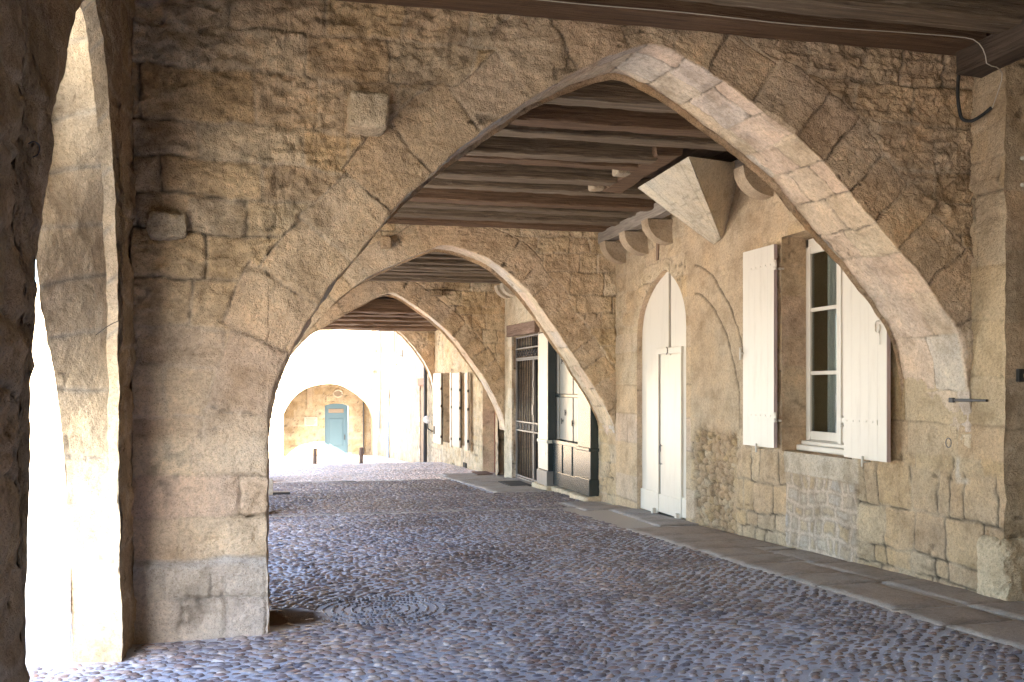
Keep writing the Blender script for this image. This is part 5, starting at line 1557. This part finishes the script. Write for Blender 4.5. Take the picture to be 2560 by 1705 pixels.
for x_, y_, lab in ((1.42, 30.9, "left one of two short brown wooden bollards at the end of the arcade"), (2.83, 30.8, "right one of two short brown wooden bollards at the end of the arcade")):
    b_ = bmesh.new(); z0_ = G(y_)
    tube_bm(b_, [(x_, y_, z0_ - .05), (x_, y_, z0_ + .2), (x_ + .003, y_, z0_ + .45), (x_ + .004, y_, z0_ + .60), (x_ + .004, y_, z0_ + .615)], [.068, .066, .063, .06, .045], 14)
    o = bm_obj('bollard', b_, M['post']); tag(o, lab, 'bollard', 'wooden bollards at the end of the arcade')

far = empty('sunlit_facade', (5.1, 38, G(38)), "bright pale stone facade on the right beyond the last arch", 'house')
S = Sheets()
def ff(us, lo, hi, x=5.0):
    U, V = stripgrid(us, lo, hi, 70)
    h, c, d = masonry(U, V, 951, 1.3, 0.02, 0.03, (.25, .4), (.3, .7), .6, cols=[PALE * .62, PALE * .72, PALE * .5])
    S.grid(np.stack([x - h, U, V], -1), c, True)
ff(cols_even(30.4, 31.4, .08), -2.7, 4.5); ff(cols_even(31.4, 33.0, .08), .08, 4.5); ff(cols_even(33, 46.2, .08), -3.4, 4.5)
S.build('wall', M['stone'], far)
reveal('door_reveal', [(33.0, -2.7), (33.0, .08), (31.4, .08), (31.4, -2.7)], 5.0, 5.3, far, 71, step=.08)
boxes('door', [(5.04, 5.1, 31.4, 33.0, -2.66, .08)], M['brownboard'], far, .01)
boxes('door_sign', [(4.93, 5.0, 31.35, 33.0, .04, .28)], M['redboard'], far, .01)
boxes('shutter_strip', [(4.93, 4.98, 41.5, 42.0, -3.0, -.1)], M['pipe'], far, .01)
b_ = bmesh.new()
for p_, q_ in (((4.95, 39.4, 3.5), (4.95, 39.4, 1.4)), ((4.95, 38.6, 3.5), (4.95, 38.6, 1.3)), ((4.95, 38.6, 1.3), (4.95, 37.0, 1.15)), ((4.95, 38.6, .9), (4.95, 39.6, .85)), ((4.95, 37.0, 1.15), (4.95, 37.0, 1.4))):
    cyl_between(b_, p_, q_, .014, 5)
bm_obj('wall_cable', b_, M['iron'], far)
tag(tube('drainpipe', [(4.9, 44.6, 4.4), (4.9, 44.6, -.6), (4.9, 44.6, -1.9)], .07, M['pipe'], seg=12), "slim pale blue grey drainpipe at the far corner of the bright facade", 'drainpipe')
b_ = bmesh.new(); tube_bm(b_, [(4.88, 31.0, 1.4), (4.88, 31.0, -.3), (4.88, 31.0, -2.48)], .06, 12)
tag(bm_obj('drainpipe', b_, M['iron']), "dark drainpipe beside the brown door at the end of the arcade", 'drainpipe')
lm = empty('wall_lantern', (4.8, 30.1, -1.0), "small white globe lamp on a black bracket beside the last arch", 'lamp')
b_ = bmesh.new(); bmesh.ops.create_uvsphere(b_, u_segments=14, v_segments=10, radius=.12)
for v in b_.verts: v.co = Vector((4.72, 29.6, -1.0)) + v.co
bm_obj('globe', b_, M['lampglass'], lm, True)
b_ = bmesh.new(); tube_bm(b_, [(5.0, 29.6, -1.35), (4.86, 29.6, -1.35), (4.74, 29.6, -1.28), (4.72, 29.6, -1.12)], .02, 8); add_box(b_, 4.9, 5.0, 29.5, 29.7, -1.45, -1.2, .01)
bm_obj('bracket', b_, M['iron'], lm)

# far house across the street with its own arcade arch
fh = empty('far_house', (2.7, 46.3, G(46)), "far sunlit stone house across the square with a wide round arch", 'house')
FA = [(.71, -3.3), (.71, -1.41), (.78, -1.1), (.89, -.87), (1.21, -.44), (1.68, -.09), (2.21, .08), (2.74, .14), (3.28, .07), (3.71, -.15), (4.14, -.45), (4.52, -.84), (4.72, -1.27), (4.81, -1.77), (4.81, -3.3)]
fc, fs = curve_resample(FA, 160)
fc[:, 0] = np.maximum.accumulate(fc[:, 0]) + np.linspace(0, 1e-4, 160)
S = Sheets()
for us, lo in ((fc[:, 0], fc[:, 1]), (cols_even(-14, .71, .12), -3.5), (cols_even(4.81, 5.0, .06), -3.5)):
    U, V = stripgrid(us, lo, 4.5, 60)
    h, c, d = masonry(U, V, 961, 1.0, .015, .03, (.25, .4), (.4, .8), .5, cols=[PALE * 1.1, PALE * 1.2, PALE])
    S.grid(np.stack([U, 46.0 - h, V], -1), c)
w_ = np.linspace(0, .6, 6)
S.grid(np.stack([np.repeat(fc[:, :1], 6, 1), np.repeat((46 + w_)[None], 160, 0), np.repeat(fc[:, 1:2], 6, 1)], -1), PALE)
S.build('front_wall', M['stone'], fh)
S = Sheets()
def bw(us, lo, hi, y=48.7):
    U, V = stripgrid(us, lo, hi, 60)
    h, c, d = masonry(U, V, 971, .8, .018, .03, (.3, .42), (.4, .8), .6, cols=[OCHRE * .72, PALE * .75, OCHRE * .62, PALE * .66])
    S.grid(np.stack([U, y - h, V], -1), c)
DT = [(2.71, -.92), (3.0, -.84), (3.3, -.82), (3.6, -.85), (3.84, -.94)]
dc, _ = curve_resample(DT, 20)
bw(cols_even(-3, 2.71, .06), -3.6, 1.2); bw(dc[:, 0], dc[:, 1], 1.2); bw(cols_even(3.84, 5.2, .06), -3.6, 1.2)
U, V = stripgrid(cols_even(46.6, 48.7, .08), -3.6, 1.2, 60); h, c, d = masonry(U, V, 981, .6)
S.grid(np.stack([4.95 - h, U, V], -1), c, True); S.grid(np.stack([-3 + h, U, V], -1), c)
S.build('inner_wall', M['stone'], fh)
boxes('arcade_roof', [(-3.2, 5.3, 46.4, 49.2, .9, 1.1), (-14, 5.3, 46.1, 52, 3.6, 4.2)], M['stone_warm'], fh, 0)
bd = empty('blue_door', (3.28, 48.8, -3.3), "light blue arched door under the far round arch", 'door')
b_ = bmesh.new()
f_ = [b_.verts.new((2.70, 48.83, -3.38))] + [b_.verts.new((x, 48.83, z)) for x, z in dc] + [b_.verts.new((3.85, 48.83, -3.38))]
b_.faces.new(f_[::-1]); g_ = [b_.verts.new((v.co.x, 48.9, v.co.z)) for v in f_]; b_.faces.new(g_)
for i in range(len(f_)): b_.faces.new((f_[i], f_[(i + 1) % len(f_)], g_[(i + 1) % len(f_)], g_[i]))
bmesh.ops.recalc_face_normals(b_, faces=b_.faces)
bm_obj('leaf', b_, M['blue'], bd)
boxes('panel', [(2.92, 3.6, 48.80, 48.828, -2.9, -1.55), (2.95, 3.57, 48.785, 48.80, -2.86, -1.59)], M['blue'], bd, .008)
boxes('frame', [(2.72, 2.80, 48.79, 48.828, -3.35, -.93), (3.74, 3.82, 48.79, 48.828, -3.35, -.95)], M['blue'], bd, .008)
boxes('transom_light', [(2.9, 3.63, 48.8, 48.828, -1.28, -1.08)], M['ink'], bd, .02)
boxes('handle', [(3.66, 3.69, 48.74, 48.8, -2.6, -2.35)], M['iron'], bd, .004)
# oval window, plaque
b_ = bmesh.new(); tube_bm(b_, [(3.35 + .22 * math.cos(R(a)), 48.66, -.33 + .17 * math.sin(R(a))) for a in range(0, 360, 15)], .04, 6, True)
ow = bm_obj('oval_window', b_, M['stone_pale'], fh)
b_ = bmesh.new(); q_ = [b_.verts.new((3.35 + .2 * math.cos(R(a)), 48.655, -.33 + .15 * math.sin(R(a)))) for a in range(0, 360, 15)]; b_.faces.new(q_[::-1])
bm_obj('pane', b_, M['ink'], ow)
pq = empty('stone_plaque', (2.05, 48.6, -1.7), "pale rectangular inscribed plaque on the wall left of the blue door", 'plaque')
boxes('slab', [(1.73, 2.36, 48.62, 48.66, -1.92, -1.48)], M['plaque'], pq, .006)
boxes('lettering', [(1.80 + .03 * (k % 2), 2.28 - .05 * (k % 3), 48.616, 48.622, -1.56 - .055 * k, -1.535 - .055 * k) for k in range(6)], M['ink'], pq, 0)
tag(boxes('mailbox_plate', [(2.42, 2.52, 48.6, 48.66, -1.36, -1.26), (2.45, 2.49, 48.58, 48.62, -1.33, -1.29)], M['ink'], None, .006), "small square wall fitting above the plaque beside the blue door", 'wall fitting')
boxes('chase', [(1.86, 2.12, 48.60, 48.66, -1.05, .6), (1.82, 2.16, 48.58, 48.66, -1.12, -1.05)], M['stone_warm'], fh, .01)
boxes('corner_pipe', [(4.55, 4.61, 48.5, 48.62, -3.3, -.4)], M['iron'], fh, .01)

# ------------------------------------------------------------------ repeated small pieces become parts of their own
def split_pieces(o):
    me = o.data; bm = bmesh.new(); bm.from_mesh(me); bm.verts.ensure_lookup_table()
    seen = set(); isl = []
    for v in bm.verts:
        if v.index in seen: continue
        st = [v]; comp = set()
        while st:
            q = st.pop()
            if q.index in comp: continue
            comp.add(q.index); st += [e.other_vert(q) for e in q.link_edges if e.other_vert(q).index not in comp]
        seen |= comp; isl.append(comp)
    if len(isl) > 1:
        for comp in isl[1:]:
            b2 = bm.copy(); bmesh.ops.delete(b2, geom=[v for v in b2.verts if v.index not in comp], context='VERTS')
            m2 = bpy.data.meshes.new(me.name); b2.to_mesh(m2); b2.free()
            for mt in me.materials: m2.materials.append(mt)
            o2 = o.copy(); o2.data = m2; COL.objects.link(o2)
        bmesh.ops.delete(bm, geom=[v for v in bm.verts if v.index not in isl[0]], context='VERTS')
        bm.to_mesh(me)
    bm.free()
for o in list(COL.objects):
    if o.type == 'MESH' and o.name.split('.')[0] in ('transom_bars', 'ring_band', 'hinge', 'kick_board', 'folding_shutter', 'lock', 'cornice', 'wall_cable', 'shutter_catch', 'strap_hinge'):
        if o.name.startswith('transom_bars'): o.name = 'bar'
        split_pieces(o)
